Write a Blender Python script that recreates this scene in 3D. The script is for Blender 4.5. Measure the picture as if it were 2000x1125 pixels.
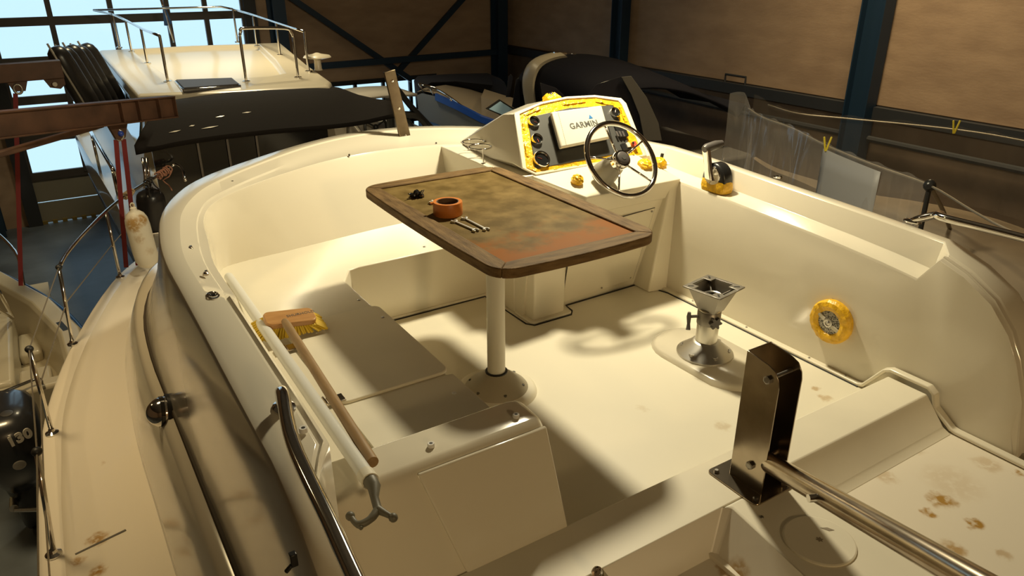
import bpy, bmesh, math, random
from mathutils import Vector, Matrix, noise
random.seed(7)
for o in list(bpy.data.objects): bpy.data.objects.remove(o)
scene = bpy.context.scene
COL = scene.collection
V = Vector
# ------------------------------------------------------------------ camera
# World frame: flybridge floor is z = 0, +Y is towards the boat's bow, +X to starboard; metres.
FPX, PITCH, YAW, CAMZ = 1450.0, math.radians(23.8), math.radians(32.5), 1.6
cam_d = bpy.data.cameras.new('camera'); cam = bpy.data.objects.new('camera', cam_d); COL.objects.link(cam)
cam.location = (0, 0, CAMZ)
cam.rotation_euler = (math.pi/2 - PITCH, 0, -YAW)
cam_d.sensor_width = 36; cam_d.lens = 36*FPX/2000; cam_d.clip_start = 0.05; cam_d.clip_end = 200
scene.camera = cam
# ------------------------------------------------------------------ world, lamps, exposure
w = bpy.data.worlds.new('world'); scene.world = w; w.use_nodes = True
bg = w.node_tree.nodes['Background']; bg.inputs[0].default_value = (0.55, 0.82, 1.0, 1); bg.inputs[1].default_value = 1.0
def point_lamp(name, loc, power, col, radius=.12):
    l = bpy.data.lights.new(name, 'POINT'); l.energy = power; l.color = col; l.shadow_soft_size = radius
    o = bpy.data.objects.new(name, l); COL.objects.link(o); o.location = loc; return o
def area_lamp(name, loc, power, col, size, rot=(0, 0, 0), sy=None, spread=180):
    l = bpy.data.lights.new(name, 'AREA'); l.energy = power; l.color = col; l.size = size
    l.spread = math.radians(spread)
    if sy: l.shape = 'RECTANGLE'; l.size_y = sy
    o = bpy.data.objects.new(name, l); COL.objects.link(o); o.location = loc; o.rotation_euler = rot; return o
WARM = (1.0, .88, .60)
point_lamp('work_lamp', (2.45, 3.0, 2.2), 240, WARM, .10)
area_lamp('ceiling_lamp', (-1.2, 5.4, 5.7), 50, (1.0, .74, .38), 1.2, sy=1.2, spread=70)
point_lamp('aft_fill_light', (.6, -6.5, 2.7), 330, (1.0, .74, .38), .3)  # unseen fill light, added to brighten the aft-facing surfaces
area_lamp('bow_ceiling_lamp', (2.6, 12.0, 5.7), 125, (1.0, .84, .52), 1.2, sy=1.2, spread=90)
area_lamp('right_wall_fill', (8.3, 5.8, 5.7), 170, (1.0, .80, .46), 1.4, sy=1.4, spread=100)  # unseen light added to wash the right wall brighter
point_lamp('far_work_lamp', (-4.5, 9.0, 4.2), 50, (1.0, .78, .40), .25)
scene.view_settings.view_transform = 'Standard'; scene.view_settings.look = 'None'
scene.view_settings.exposure = 0.2; scene.view_settings.gamma = 1.0; scene.view_settings.use_curve_mapping = False
# ------------------------------------------------------------------ sight lines measured on the photograph -> points on real planes
_h = (math.sin(YAW), math.cos(YAW))
_F = V((_h[0]*math.cos(PITCH), _h[1]*math.cos(PITCH), -math.sin(PITCH)))
_R = V((_h[1], -_h[0], 0)); _U = _R.cross(_F); _C = V((0, 0, CAMZ))
def ray(px, py): return FPX*_F + (px-1000)*_R - (py-562.5)*_U
def PZ(px, py, z): d = ray(px, py); return _C + d*((z-CAMZ)/d.z)
def PX(px, py, x): d = ray(px, py); return _C + d*(x/d.x)
def PY(px, py, y): d = ray(px, py); return _C + d*(y/d.y)
def PP(px, py, p0, n): d = ray(px, py); return _C + d*((V(p0)-_C).dot(n)/d.dot(n))
def HZ(base, py):      # height above the point `base` that shows at image row py
    lo, hi = base[2], base[2]+4
    for _ in range(40):
        m = (lo+hi)/2; v = V((base[0], base[1], m))-_C
        if 562.5-FPX*v.dot(_U)/v.dot(_F) > py: lo = m
        else: hi = m
    return lo
# ------------------------------------------------------------------ mesh helpers
def catmull(pts, n=6, closed=False):
    pts = [V(p) for p in pts]; N = len(pts); out = []
    rng = range(N) if closed else range(N-1)
    for i in rng:
        if closed: a, b, c, d = pts[(i-1) % N], pts[i], pts[(i+1) % N], pts[(i+2) % N]
        else:
            b, c = pts[i], pts[i+1]; a = pts[i-1] if i else b*2-c; d = pts[i+2] if i+2 < N else c*2-b
        for k in range(n):
            t = k/n
            out.append(.5*((2*b)+(c-a)*t+(2*a-5*b+4*c-d)*t*t+(3*b-a-3*c+d)*t**3))
    if not closed: out.append(pts[-1])
    return out
class MB:
    def __init__(s): s.v = []; s.f = []; s.mi = []
    def add(s, vs, fs, m=0):
        b = len(s.v); s.v += [tuple(q) for q in vs]; s.f += [tuple(i+b for i in f) for f in fs]; s.mi += [m]*len(fs); return s
    def box(s, c, size, M=None, m=0):
        x, y, z = [q/2 for q in size]; c = V(c)
        vs = [V((a*x, b*y, d*z)) for a in (-1, 1) for b in (-1, 1) for d in (-1, 1)]
        if M is not None: vs = [M @ q for q in vs]
        return s.add([q+c for q in vs], [(0,1,3,2),(4,6,7,5),(0,4,5,1),(2,3,7,6),(0,2,6,4),(1,5,7,3)], m)
    def bb(s, x0, x1, y0, y1, z0, z1, m=0): return s.box(((x0+x1)/2, (y0+y1)/2, (z0+z1)/2), (x1-x0, y1-y0, z1-z0), None, m)
    def bar(s, a, b, wd, ht, m=0, up=(0, 0, 1)):
        a, b = V(a), V(b); d = (b-a).normalized(); u = V(up)
        if abs(d.dot(u)) > .99: u = V((0, 1, 0))
        r = d.cross(u).normalized(); u = r.cross(d)
        vs = [p + r*i*wd/2 + u*j*ht/2 for p in (a, b) for i, j in ((-1,-1),(1,-1),(1,1),(-1,1))]
        return s.add(vs, [(0,1,2,3),(7,6,5,4),(0,4,5,1),(1,5,6,2),(2,6,7,3),(3,7,4,0)], m)
    def tube(s, path, r, n=10, closed=False, caps=True, m=0):
        P = [V(p) for p in path]; N = len(P); rs = r if isinstance(r, (list, tuple)) else [r]*N
        T = []
        for i in range(N):
            a = P[(i-1) % N] if (closed or i) else P[0]; b = P[(i+1) % N] if (closed or i < N-1) else P[-1]
            T.append((b-a).normalized())
        u = V((0, 0, 1)) if abs(T[0].z) < .9 else V((1, 0, 0))
        u = (u - T[0]*u.dot(T[0])).normalized(); vs = []
        for i in range(N):
            u = (u - T[i]*u.dot(T[i])).normalized(); w2 = T[i].cross(u)
            for k in range(n):
                a = 2*math.pi*k/n; vs.append(P[i] + (u*math.cos(a)+w2*math.sin(a))*rs[i])
        fs = []
        for i in range(N if closed else N-1):
            j = (i+1) % N
            for k in range(n): l = (k+1) % n; fs.append((i*n+k, j*n+k, j*n+l, i*n+l))
        if caps and not closed: fs.append(tuple(range(n))[::-1]); fs.append(tuple((N-1)*n+k for k in range(n)))
        return s.add(vs, fs, m)
    def lathe(s, prof, n=24, o=(0, 0, 0), M=None, m=0, cap=True):
        vs = []; fs = []; o = V(o); K = len(prof)
        for r, z in prof:
            for k in range(n):
                a = 2*math.pi*k/n; q = V((r*math.cos(a), r*math.sin(a), z)); vs.append((M @ q if M is not None else q)+o)
        for i in range(K-1):
            for k in range(n): l = (k+1) % n; fs.append((i*n+k, i*n+l, (i+1)*n+l, (i+1)*n+k))
        if cap: fs.append(tuple(range(n))[::-1]); fs.append(tuple((K-1)*n+k for k in range(n)))
        return s.add(vs, fs, m)
    def loft(s, rings, closed=True, caps=True, m=0, loop=False):
        n = len(rings[0]); vs = [q for r in rings for q in r]; fs = []; R = len(rings)
        for i in range(R if loop else R-1):
            j = (i+1) % R
            for k in range(n if closed else n-1): l = (k+1) % n; fs.append((i*n+k, i*n+l, j*n+l, j*n+k))
        if caps and closed: fs.append(tuple(range(n))[::-1]); fs.append(tuple((R-1)*n+k for k in range(n)))
        return s.add(vs, fs, m)
    def prism(s, poly, z0, z1, M=None, m=0):
        n = len(poly); vs = [V((p[0], p[1], z0)) for p in poly]+[V((p[0], p[1], z1)) for p in poly]
        if M is not None: vs = [M @ q for q in vs]
        fs = [tuple(range(n))[::-1], tuple(range(n, 2*n))]+[(k, (k+1) % n, n+(k+1) % n, n+k) for k in range(n)]
        return s.add(vs, fs, m)
    def sphere(s, c, r, nu=16, nv=10, M=None, m=0):
        rx = r if isinstance(r, (tuple, list)) else (r, r, r)
        prof = [(math.sin(math.pi*i/nv), -math.cos(math.pi*i/nv)) for i in range(nv+1)]
        prof[0] = (1e-4, -1); prof[-1] = (1e-4, 1)
        S = Matrix.Diagonal((rx[0], rx[1], rx[2])).to_3x3()
        return s.lathe(prof, nu, c, (M @ S) if M is not None else S, m)
    def build(s, name, mat, parent=None, ang=35, bevel=0, seg=2, solid=0, sub=0, weld=False):
        me = bpy.data.meshes.new(name); me.from_pydata(s.v, [], s.f)
        mats = mat if isinstance(mat, (list, tuple)) else [mat]
        for q in mats: me.materials.append(q)
        for p, i in zip(me.polygons, s.mi): p.material_index = i
        bm = bmesh.new(); bm.from_mesh(me)
        if weld: bmesh.ops.remove_doubles(bm, verts=bm.verts, dist=1e-5)
        bmesh.ops.recalc_face_normals(bm, faces=bm.faces); bm.to_mesh(me); bm.free()
        me.shade_smooth()
        if ang < 180: me.set_sharp_from_angle(angle=math.radians(ang))
        o = bpy.data.objects.new(name, me); COL.objects.link(o)
        if parent is not None: attach(o, parent)
        if solid: q = o.modifiers.new('solid', 'SOLIDIFY'); q.thickness = solid; q.offset = 0
        if bevel:
            q = o.modifiers.new('bevel', 'BEVEL'); q.width = bevel; q.segments = seg; q.limit_method = 'ANGLE'; q.angle_limit = math.radians(30); q.harden_normals = False
        if sub: q = o.modifiers.new('sub', 'SUBSURF'); q.levels = sub; q.render_levels = sub
        return o
def attach(o, parent):                                 # meshes are built in world space; only Empties carry a location
    o.parent = parent
    o.matrix_parent_inverse = Matrix.Translation(parent.location).inverted() if parent.data is None else Matrix.Identity(4)
def tag(o, label, cat, group=None, kind=None):
    o['label'] = label; o['category'] = cat
    if group: o['group'] = group
    if kind: o['kind'] = kind
    return o
def thing(name, label, cat, loc=(0, 0, 0), group=None):
    o = bpy.data.objects.new(name, None); COL.objects.link(o); o.location = loc; o.empty_display_size = .1
    return tag(o, label, cat, group)
def struct(o): o['kind'] = 'structure'; return o
def text_mesh(name, body, size, M, mat, parent=None, depth=.0006, bold=0.0):
    cu = bpy.data.curves.new(name, 'FONT'); cu.body = body; cu.size = size; cu.extrude = depth; cu.align_x = 'CENTER'; cu.align_y = 'CENTER'; cu.offset = bold; cu.space_character = 1.08
    t = bpy.data.objects.new(name+'_c', cu); COL.objects.link(t)
    dg = bpy.context.evaluated_depsgraph_get(); me = bpy.data.meshes.new_from_object(t.evaluated_get(dg))
    bpy.data.objects.remove(t); me.transform(M); me.materials.clear(); me.materials.append(mat)
    o = bpy.data.objects.new(name, me); COL.objects.link(o)
    if parent is not None: attach(o, parent)
    return o
def frame(o, x, n):                                    # 4x4 with local x along x, z along n
    n = V(n).normalized(); x = V(x); x = (x-n*x.dot(n)).normalized(); y = n.cross(x)
    return Matrix(((x.x, y.x, n.x, o[0]), (x.y, y.y, n.y, o[1]), (x.z, y.z, n.z, o[2]), (0, 0, 0, 1)))
def rrect(x0, x1, y0, y1, r, n=5):
    out = []
    for cx, cy, a0 in ((x1-r, y1-r, 0), (x0+r, y1-r, 90), (x0+r, y0+r, 180), (x1-r, y0+r, 270)):
        for k in range(n+1): a = math.radians(a0+90*k/n); out.append((cx+r*math.cos(a), cy+r*math.sin(a)))
    return out
# ------------------------------------------------------------------ materials
def mat(name, col, rough=.5, metal=0.0, coat=0.0, spec=.5, emis=None, estr=0, noise_amt=0, nscale=5, bump=0, bscale=40, trans=0, alpha=1, detail=4, stretch=None, col2=None):
    m = bpy.data.materials.new(name); m.use_nodes = True; nt = m.node_tree; b = nt.nodes['Principled BSDF']
    c = (*col, 1)
    b.inputs['Base Color'].default_value = c; b.inputs['Roughness'].default_value = rough; b.inputs['Metallic'].default_value = metal
    b.inputs['Coat Weight'].default_value = coat; b.inputs['Coat Roughness'].default_value = .12; b.inputs['Specular IOR Level'].default_value = spec
    b.inputs['Transmission Weight'].default_value = trans; b.inputs['Alpha'].default_value = alpha
    if emis: b.inputs['Emission Color'].default_value = (*emis, 1); b.inputs['Emission Strength'].default_value = estr
    if noise_amt or bump or col2:
        tc = nt.nodes.new('ShaderNodeTexCoord'); mp = nt.nodes.new('ShaderNodeMapping'); nt.links.new(tc.outputs['Object'], mp.inputs[0])
        if stretch: mp.inputs['Scale'].default_value = stretch
    if noise_amt or col2:
        nz = nt.nodes.new('ShaderNodeTexNoise'); nz.inputs['Scale'].default_value = nscale; nz.inputs['Detail'].default_value = detail; nt.links.new(mp.outputs[0], nz.inputs[0])
        cr = nt.nodes.new('ShaderNodeValToRGB'); nt.links.new(nz.outputs['Fac'], cr.inputs[0])
        lo = col2 if col2 else tuple(max(0, q*(1-noise_amt)) for q in col); hi = col if col2 else tuple(min(1, q*(1+noise_amt)) for q in col)
        cr.color_ramp.elements[0].position = .33; cr.color_ramp.elements[1].position = .67
        cr.color_ramp.elements[0].color = (*lo, 1); cr.color_ramp.elements[1].color = (*hi, 1); nt.links.new(cr.outputs[0], b.inputs['Base Color'])
    if bump:
        n2 = nt.nodes.new('ShaderNodeTexNoise'); n2.inputs['Scale'].default_value = bscale; n2.inputs['Detail'].default_value = 3; nt.links.new(mp.outputs[0], n2.inputs[0])
        bp = nt.nodes.new('ShaderNodeBump'); bp.inputs['Strength'].default_value = bump; bp.inputs['Distance'].default_value = .01
        nt.links.new(n2.outputs['Fac'], bp.inputs['Height']); nt.links.new(bp.outputs[0], b.inputs['Normal'])
    return m
def stained(name, col, spots, rough=.35, coat=.2):
    """gelcoat with brown rust/tea stains: spots = [(x, y, z, radius, strength)] in object space"""
    m = mat(name, col, rough, coat=coat); nt = m.node_tree; b = nt.nodes['Principled BSDF']; L = nt.links
    tc = nt.nodes.new('ShaderNodeTexCoord')
    nz = nt.nodes.new('ShaderNodeTexNoise'); nz.inputs['Scale'].default_value = 26; nz.inputs['Detail'].default_value = 5; L.new(tc.outputs['Object'], nz.inputs[0])
    sc = nt.nodes.new('ShaderNodeVectorMath'); sc.operation = 'MULTIPLY_ADD'; sc.inputs[1].default_value = (.06,)*3
    L.new(nz.outputs['Color'], sc.inputs[0]); L.new(tc.outputs['Object'], sc.inputs[2])
    last = None
    for x, y, z, r, st in spots:
        d = nt.nodes.new('ShaderNodeVectorMath'); d.operation = 'DISTANCE'; d.inputs[1].default_value = (x+.03, y+.03, z+.03); L.new(sc.outputs[0], d.inputs[0])
        mr = nt.nodes.new('ShaderNodeMapRange'); mr.interpolation_type = 'SMOOTHSTEP'
        mr.inputs[1].default_value = r; mr.inputs[2].default_value = r*.35; mr.inputs[3].default_value = 0; mr.inputs[4].default_value = st; L.new(d.outputs['Value'], mr.inputs[0])
        if last is None: last = mr.outputs[0]
        else:
            mx = nt.nodes.new('ShaderNodeMath'); mx.operation = 'MAXIMUM'; L.new(last, mx.inputs[0]); L.new(mr.outputs[0], mx.inputs[1]); last = mx.outputs[0]
    ml = nt.nodes.new('ShaderNodeMath'); ml.operation = 'MULTIPLY'; L.new(last, ml.inputs[0])
    n2 = nt.nodes.new('ShaderNodeTexNoise'); n2.inputs['Scale'].default_value = 40; L.new(tc.outputs['Object'], n2.inputs[0])
    r2 = nt.nodes.new('ShaderNodeMapRange'); r2.inputs[1].default_value = .25; r2.inputs[2].default_value = .5; L.new(n2.outputs['Fac'], r2.inputs[0]); L.new(r2.outputs[0], ml.inputs[1])
    mix = nt.nodes.new('ShaderNodeMix'); mix.data_type = 'RGBA'; L.new(ml.outputs[0], mix.inputs[0])
    mix.inputs[6].default_value = (*col, 1); mix.inputs[7].default_value = (.40, .22, .04, 1); L.new(mix.outputs[2], b.inputs['Base Color'])
    return m
GEL = (.80, .745, .60)
M = {}
M['gel'] = mat('gelcoat', GEL, .32, coat=.35, noise_amt=.03, nscale=3)
M['gel_gloss'] = mat('glossy_gelcoat', (.75, .695, .565), .15, coat=.6)
M['gel_matt'] = mat('matt_gelcoat', (.80, .745, .60), .5, coat=0.0, noise_amt=.03, nscale=4)
M['nonskid'] = mat('nonskid_gelcoat', (.78, .74, .65), .55, noise_amt=.05, nscale=6, bump=.05, bscale=220)
M['black'] = mat('black_rubber', (.012, .012, .012), .5)
M['groove'] = mat('brown_joint', (.055, .038, .018), .6)
M['dark_gap'] = mat('dark_sealant', (.02, .018, .015), .7)
M['chrome'] = mat('polished_steel', (.78, .76, .73), .09, 1.0)
M['steel'] = mat('brushed_steel', (.50, .43, .34), .20, 1.0, noise_amt=.12, nscale=12)
M['dark_steel_bar'] = mat('dark_brown_steel', (.19, .145, .095), .36, 1.0, noise_amt=.15, nscale=20)  # darker, browner base colour than the brushed steel
M['alu_dark'] = mat('grey_cast_aluminium', (.30, .28, .25), .42, 1.0)
M['alu'] = mat('cast_aluminium', (.62, .60, .56), .38, 1.0)
M['screw'] = mat('screw_steel', (.35, .33, .30), .35, 1.0)
M['plug'] = mat('dark_plug', (.10, .09, .07), .5)
M['white_pl'] = mat('white_plastic', (.78, .77, .74), .35)
M['grey_pole'] = mat('painted_pole', (.68, .68, .64), .35)
M['tape'] = mat('yellow_masking_tape', (.88, .50, .018), .34, bump=.6, bscale=55, noise_amt=.18, nscale=30)
M['orange_tape'] = mat('orange_tape', (.62, .20, .035), .4)
M['cardboard'] = mat('cardboard_core', (.16, .09, .05), .7)
M['panel_grey'] = mat('instrument_panel', (.075, .075, .07), .42)
M['dial'] = mat('dial_glass', (.015, .015, .015), .08, coat=.8)
M['letter'] = mat('grey_lettering', (.10, .10, .09), .5)
M['blue_mark'] = mat('blue_mark', (.03, .18, .45), .5)
M['cover_pl'] = mat('cover_plastic', (.70, .66, .55), .38)
M['black_pl'] = mat('black_plastic', (.02, .02, .02), .3)
M['grip'] = mat('grey_grip', (.10, .09, .085), .4)
M['red'] = mat('red_socket', (.55, .09, .06), .4)
# ------------------------------------------------------------------ the hall
HY, HX, FZ, CZ2, LX, BY = 16.5, 10.35, -3.1, 6.2, -11.0, -9.0
M['floor'] = mat('concrete_floor', (.085, .10, .115), .42, noise_amt=.35, nscale=1.2, bump=.1, bscale=20, detail=8)
M['wall'] = mat('brown_board_wall', (.37, .255, .165), .75, col2=(.29, .195, .125), nscale=1.6, stretch=(1, 1, 3.0), detail=6, bump=.15, bscale=12)
M['wall_low_shaded'] = mat('shaded_lower_wall', (.13, .09, .06), .8, noise_amt=.25, nscale=1.5)  # wall under the rail; shade is painted in as a darker base colour
M['blue_steel'] = mat('blue_painted_steel', (.006, .024, .052), .5)
M['dark_steel'] = mat('dark_steel', (.02, .022, .026), .6)
M['door_frame'] = mat('door_section_aluminium', (.055, .045, .037), .55)
M['door_panel'] = mat('door_bottom_panel', (.20, .18, .13), .6)
M['glass'] = mat('thin_glazing', (1, 1, 1), .02, trans=1.0, alpha=.12)
M['roof'] = mat('hall_ceiling', (.09, .075, .06), .8)
t = MB(); t.bb(LX, HX+.3, BY, HY+.3, FZ-.2, FZ); struct(t.build('floor', M['floor']))
t = MB(); t.bb(LX, HX+.3, BY, HY+.3, CZ2, CZ2+.2); struct(t.build('ceiling', M['roof']))
t = MB(); t.bb(LX-.2, LX, BY, HY, FZ, CZ2); struct(t.build('wall_left', M['wall']))
t = MB(); t.bb(LX, HX, BY-.2, BY, FZ, CZ2); struct(t.build('wall_back', M['wall']))
# right wall: boarded panels above a dark rail, same wall below with its shade put into a darker colour
wr = MB(); wr.bb(HX, HX+.2, BY, HY, FZ, CZ2); wr = struct(wr.build('wall_right', M['wall_low_shaded']))
ys = [-9+.0, -4.0, 1.0, 6.52, 11.95, 16.4]
for a, b in zip(ys, ys[1:]):
    for k in range(4):
        z0 = -.32+k*1.6
        t = MB(); t.bb(HX-.03, HX, a+.02, b-.02, z0+.008, z0+1.592); t.build('wall_board', M['wall'], wr)
t = MB(); t.bb(HX-.14, HX, BY, HY, -.50, -.33); t.build('wall_rail', M['dark_steel'], wr)
t = MB(); t.tube([(HX-.12, 3, -.80), (HX-.12, 8.6, -.78), (HX-.12, 12, -.72)], .045, 8); t.build('wall_pipe', M['dark_steel'], wr)
t = MB(); t.tube([(HX-.1, 8.75, -.34), (HX-.1, 8.75, -.20), (HX-.1, 9.2, -.20), (HX-.1, 9.2, -.34)], .02, 6); t.build('wall_bracket', M['dark_steel'], wr)
# front wall, with the glazed sectional door (left) and a glazed strip low behind the boats
D0, D1, DT, DB = -.32, 4.03, 4.4, FZ          # door opening
W0, W1, WT, WB = 5.6, 8.35, -.93, -2.9         # glazed opening
wf = MB()
for x0, x1, z0, z1 in ((LX, D0, FZ, CZ2), (D0, D1, DT, CZ2), (D1, W0, FZ, CZ2), (W0, W1, WT, CZ2), (W0, W1, FZ, WB), (W1, HX, FZ, CZ2)):
    wf.bb(x0, x1, HY, HY+.2, z0, z1)
wf = struct(wf.build('wall_front', M['wall']))
def ibeam(a, b, wd, ht, m=None):
    q = MB(); a, b = V(a), V(b); d = (b-a).normalized(); up = V((0, 0, 1)) if abs(d.z) < .9 else V((0, 1, 0))
    r = d.cross(up).normalized(); u = r.cross(d)
    for s_ in (-1, 1): q.bar(a+u*s_*ht/2, b+u*s_*ht/2, wd, .02, up=up)
    q.bar(a, b, .014, ht, up=up); return q
# blue frame of the hall
for nm, a, b, wd, ht, lab in (
    ('steel_column', (9.95, 16.2, FZ), (9.95, 16.2, CZ2), .26, .34, 'blue steel column in the far corner of the hall'),
    ('steel_column', (-1.05, 16.2, FZ), (-1.05, 16.2, CZ2), .26, .42, 'blue steel column at the left edge, left of the glazed door'),
    ('steel_column', (4.62, 16.2, FZ), (4.62, 16.2, CZ2), .26, .42, 'blue steel column beside the tall glazed door'),
    ('steel_column', (HX-.2, 11.95, FZ), (HX-.2, 11.95, CZ2), .22, .30, 'blue steel column on the brown wall behind the dark canvas boat'),
    ('steel_column', (HX-.2, 6.52, FZ), (HX-.2, 6.52, CZ2), .24, .34, 'blue steel column on the brown wall above the plastic film')):
    tag(ibeam(a, b, wd, ht).build(nm, M['blue_steel']), lab, 'column', 'columns of the hall')
for a, b, lab in (((4.9, 16.30, .95), (7.6, 16.30, -.95), 'diagonal blue brace descending from the door column to the right'), ((9.4, 16.42, 1.05), (7.1, 16.42, -.95), 'diagonal blue brace descending from the corner column to the left')):
    t = MB(); t.bar(a, b, .08, .12); tag(t.build('diagonal_brace', M['blue_steel']), lab, 'brace', 'wall braces')
t = MB(); t.bar((4.7, 16.15, -.48), (9.85, 16.15, -.44), .10, .13); tag(t.build('wall_tie_beam', M['blue_steel']), 'horizontal blue beam across the far brown wall', 'beam')
# sectional door
dr = bpy.data.objects.new('door_1', None); COL.objects.link(dr); dr.location = ((D0+D1)/2, HY, FZ); struct(dr)
rows = [FZ, -2.17, -1.45, -.76, -.08, .60, 1.30, 2.0, 2.7, 3.4, 4.1]
cols = [D0, .62, 1.62, 2.60, 3.30, D1]
for z in rows[1:]:
    t = MB(); t.bb(D0, D1, HY-.02, HY+.05, z-.075, z+.075); t.build('door_crossbar', M['door_frame'], dr)
for x in cols:
    t = MB(); t.bb(x-.045, x+.045, HY-.03, HY+.05, rows[1], rows[-1]); t.build('door_mullion', M['door_frame'], dr)
t = MB(); t.bb(D0, D1, HY, HY+.05, FZ+.02, (FZ-2.17)/2-.05); t.build('door_bottom_panel', M['door_panel'], dr)
t = MB(); t.bb(D0, D1, HY, HY+.05, (FZ-2.17)/2-.03, -2.24); t.build('door_bottom_panel', M['door_panel'], dr)
for i in range(1, len(rows)-1):
    for j in range(len(cols)-1):
        t = MB(); t.bb(cols[j]+.045, cols[j+1]-.045, HY+.01, HY+.016, rows[i]+.075, rows[i+1]-.075); t.build('pane', M['glass'], dr)
for x in (D0-.12, D1+.12):
    t = MB(); t.bb(x-.12, x+.12, HY-.10, HY, FZ, CZ2); struct(t.build('trim_1', M['dark_steel']))
# stripes on the threshold
t = MB(); n = 26
for k in range(n):
    x0 = D0+(D1-D0)*k/n; t.bb(x0, x0+(D1-D0)/n*.5, HY-.06, HY, FZ+.002, FZ+.06)
t.build('hazard_strip', mat('hazard_yellow', (.16, .11, .02), .7), dr)
w2 = bpy.data.objects.new('window_1', None); COL.objects.link(w2); w2.location = ((W0+W1)/2, HY, WB); struct(w2)
for x in [W0+(W1-W0)*k/4 for k in range(5)]:
    t = MB(); t.bb(x-.035, x+.035, HY-.02, HY+.06, WB, WT); t.build('window_frame', M['dark_steel'], w2)
for z in (WB, -1.9, WT):
    t = MB(); t.bb(W0, W1, HY-.02, HY+.06, z-.05, z+.05); t.build('window_frame', M['dark_steel'], w2)
for k in range(4):
    for z0, z1 in ((WB, -1.9), (-1.9, WT)):
        x0 = W0+(W1-W0)*k/4; x1 = W0+(W1-W0)*(k+1)/4
        t = MB(); t.bb(x0+.035, x1-.035, HY+.02, HY+.026, z0+.05, z1-.05); t.build('pane', M['glass'], w2)
# ------------------------------------------------------------------ our boat: mouldings of the flybridge
boat = thing('flybridge_boat', 'cream white motor cruiser in the foreground, seen from its own upper deck', 'boat', (1.56, 2.0, -3.1))
XC = 1.56
def mir(p): return (2*XC-p[0],)+tuple(p[1:])
# each station: bottom of outer wall P0, rim outer O, flat end A, ledge outer B, ledge inner C, wall foot D
ST = []
for y, z in ((.86, .0), (.90, .2), (.95, .33), (1.0, .42), (1.08, .51), (1.19, .575), (1.28, .608)):
    ST.append(((.225, y, -.10), (.26, y, z), (.325, y, z), (.330, y, z-.004), (.335, y, z-.010), (.34, y, -.02)))
ST.append(((.224, 1.335, -.10), (.26, 1.335, .622), (.35, 1.335, .622), (.358, 1.335, .618), (.366, 1.335, .612), (.37, 1.335, -.02)))
ST.append(((.224, 1.375, -.10), (.26, 1.375, .6285), (.372, 1.375, .6285), (.382, 1.375, .6245), (.394, 1.375, .6185), (.40, 1.375, -.02)))
for y, z in ((1.55, .633), (1.8, .640), (2.05, .65), (2.22, .655)):
    ST.append(((.222, y, -.10), (.26, y, z), (.375, y, z), (.385, y, z-.004), (.397, y, z-.014), (.43, y, .30)))
for y, z in ((2.30, .657), (2.6, .67)):
    ST.append(((.22, y, -.10), (.26, y, z), (.335, y, z), (.385, y, z-.035), (.42, y, z-.045), (.46, y, .30)))
ST += [((.215, 3.05, -.10), (.283, 2.85, .685), (.365, 2.83, .685), (.41, 2.82, .655), (.445, 2.80, .645), (.475, 2.83, .30)),
       ((.222, 3.5, -.10), (.335, 3.10, .697), (.415, 3.05, .697), (.455, 3.03, .667), (.475, 3.02, .657), (.505, 3.08, .30)),
       ((.262, 3.98, -.10), (.44, 3.34, .705), (.51, 3.25, .705), (.53, 3.20, .677), (.535, 3.17, .667), (.545, 3.275, .30)),
       ((.37, 4.42, -.10), (.57, 3.51, .709), (.625, 3.39, .709), (.645, 3.31, .685), (.645, 3.28, .675), (.64, 3.325, .30)),
       ((.6, 4.84, -.10), (.78, 3.67, .712), (.82, 3.56, .712), (.835, 3.46, .69), (.84, 3.40, .682), (.85, 3.34, .30)),
       ((1.0, 5.18, -.10), (1.12, 3.87, .718), (1.13, 3.77, .718), (1.13, 3.66, .695), (1.13, 3.535, .688), (1.13, 3.37, .30)),
       ((1.4, 5.36, -.10), (1.42, 3.98, .722), (1.42, 3.88, .722), (1.41, 3.76, .698), (1.40, 3.60, .690), (1.38, 3.40, .30)),
       ((1.8, 5.34, -.10), (1.72, 3.99, .722), (1.72, 3.89, .722), (1.68, 3.76, .698), (1.64, 3.59, .690), (1.62, 3.415, .30)),
       ((2.2, 5.10, -.10), (2.02, 3.89, .718), (2.0, 3.79, .718), (1.90, 3.70, .698), (1.84, 3.54, .690), (1.80, 3.43, .30))]
def half(Aw, Bd):       # starboard side behind the console
    pass
ST += [((2.5, 4.86, -.10), (2.32, 3.68, .712), (2.27, 3.59, .712), (2.22, 3.50, .69), (2.15, 3.42, .685), (2.1, 3.40, .30)),
       ((2.75, 4.42, -.10), (2.55, 3.51, .709), (2.49, 3.43, .709), (2.46, 3.38, .68), (2.42, 3.35, .675), (2.4, 3.30, .30)),
       ((2.86, 3.98, -.10), (2.69, 3.33, .705), (2.62, 3.27, .705), (2.58, 3.24, .66), (2.53, 3.2, .65), (2.5, 3.2, .20)),
       ((2.90, 3.5, -.10), (2.79, 3.10, .70), (2.715, 3.07, .70), (2.68, 3.05, .645), (2.62, 3.03, .63), (2.6, 3.0, .1))]
for y, z, zl in ((2.85, .695, .605), (2.6, .69, .59), (2.3, .675, .58), (2.0, .662, .565), (1.7, .648, .548), (1.5, .637, .532), (1.345, .628, .515)):
    ST.append(((2.90, y, -.10), (2.86, y, z), (2.79, y, z), (2.762, y, zl), (2.655, y, zl-.006), (2.63, y, -.03)))
for y, z in ((1.285, .610), (1.19, .577), (1.08, .512), (1.0, .425), (.95, .335), (.90, .21), (.86, .0)):
    ST.append(((2.90, y, -.10), (2.86, y, z), (2.72, y, z), (2.69, y, z-.004), (2.665, y, z-.010), (2.64, y, -.03)))
rings = []
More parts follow.
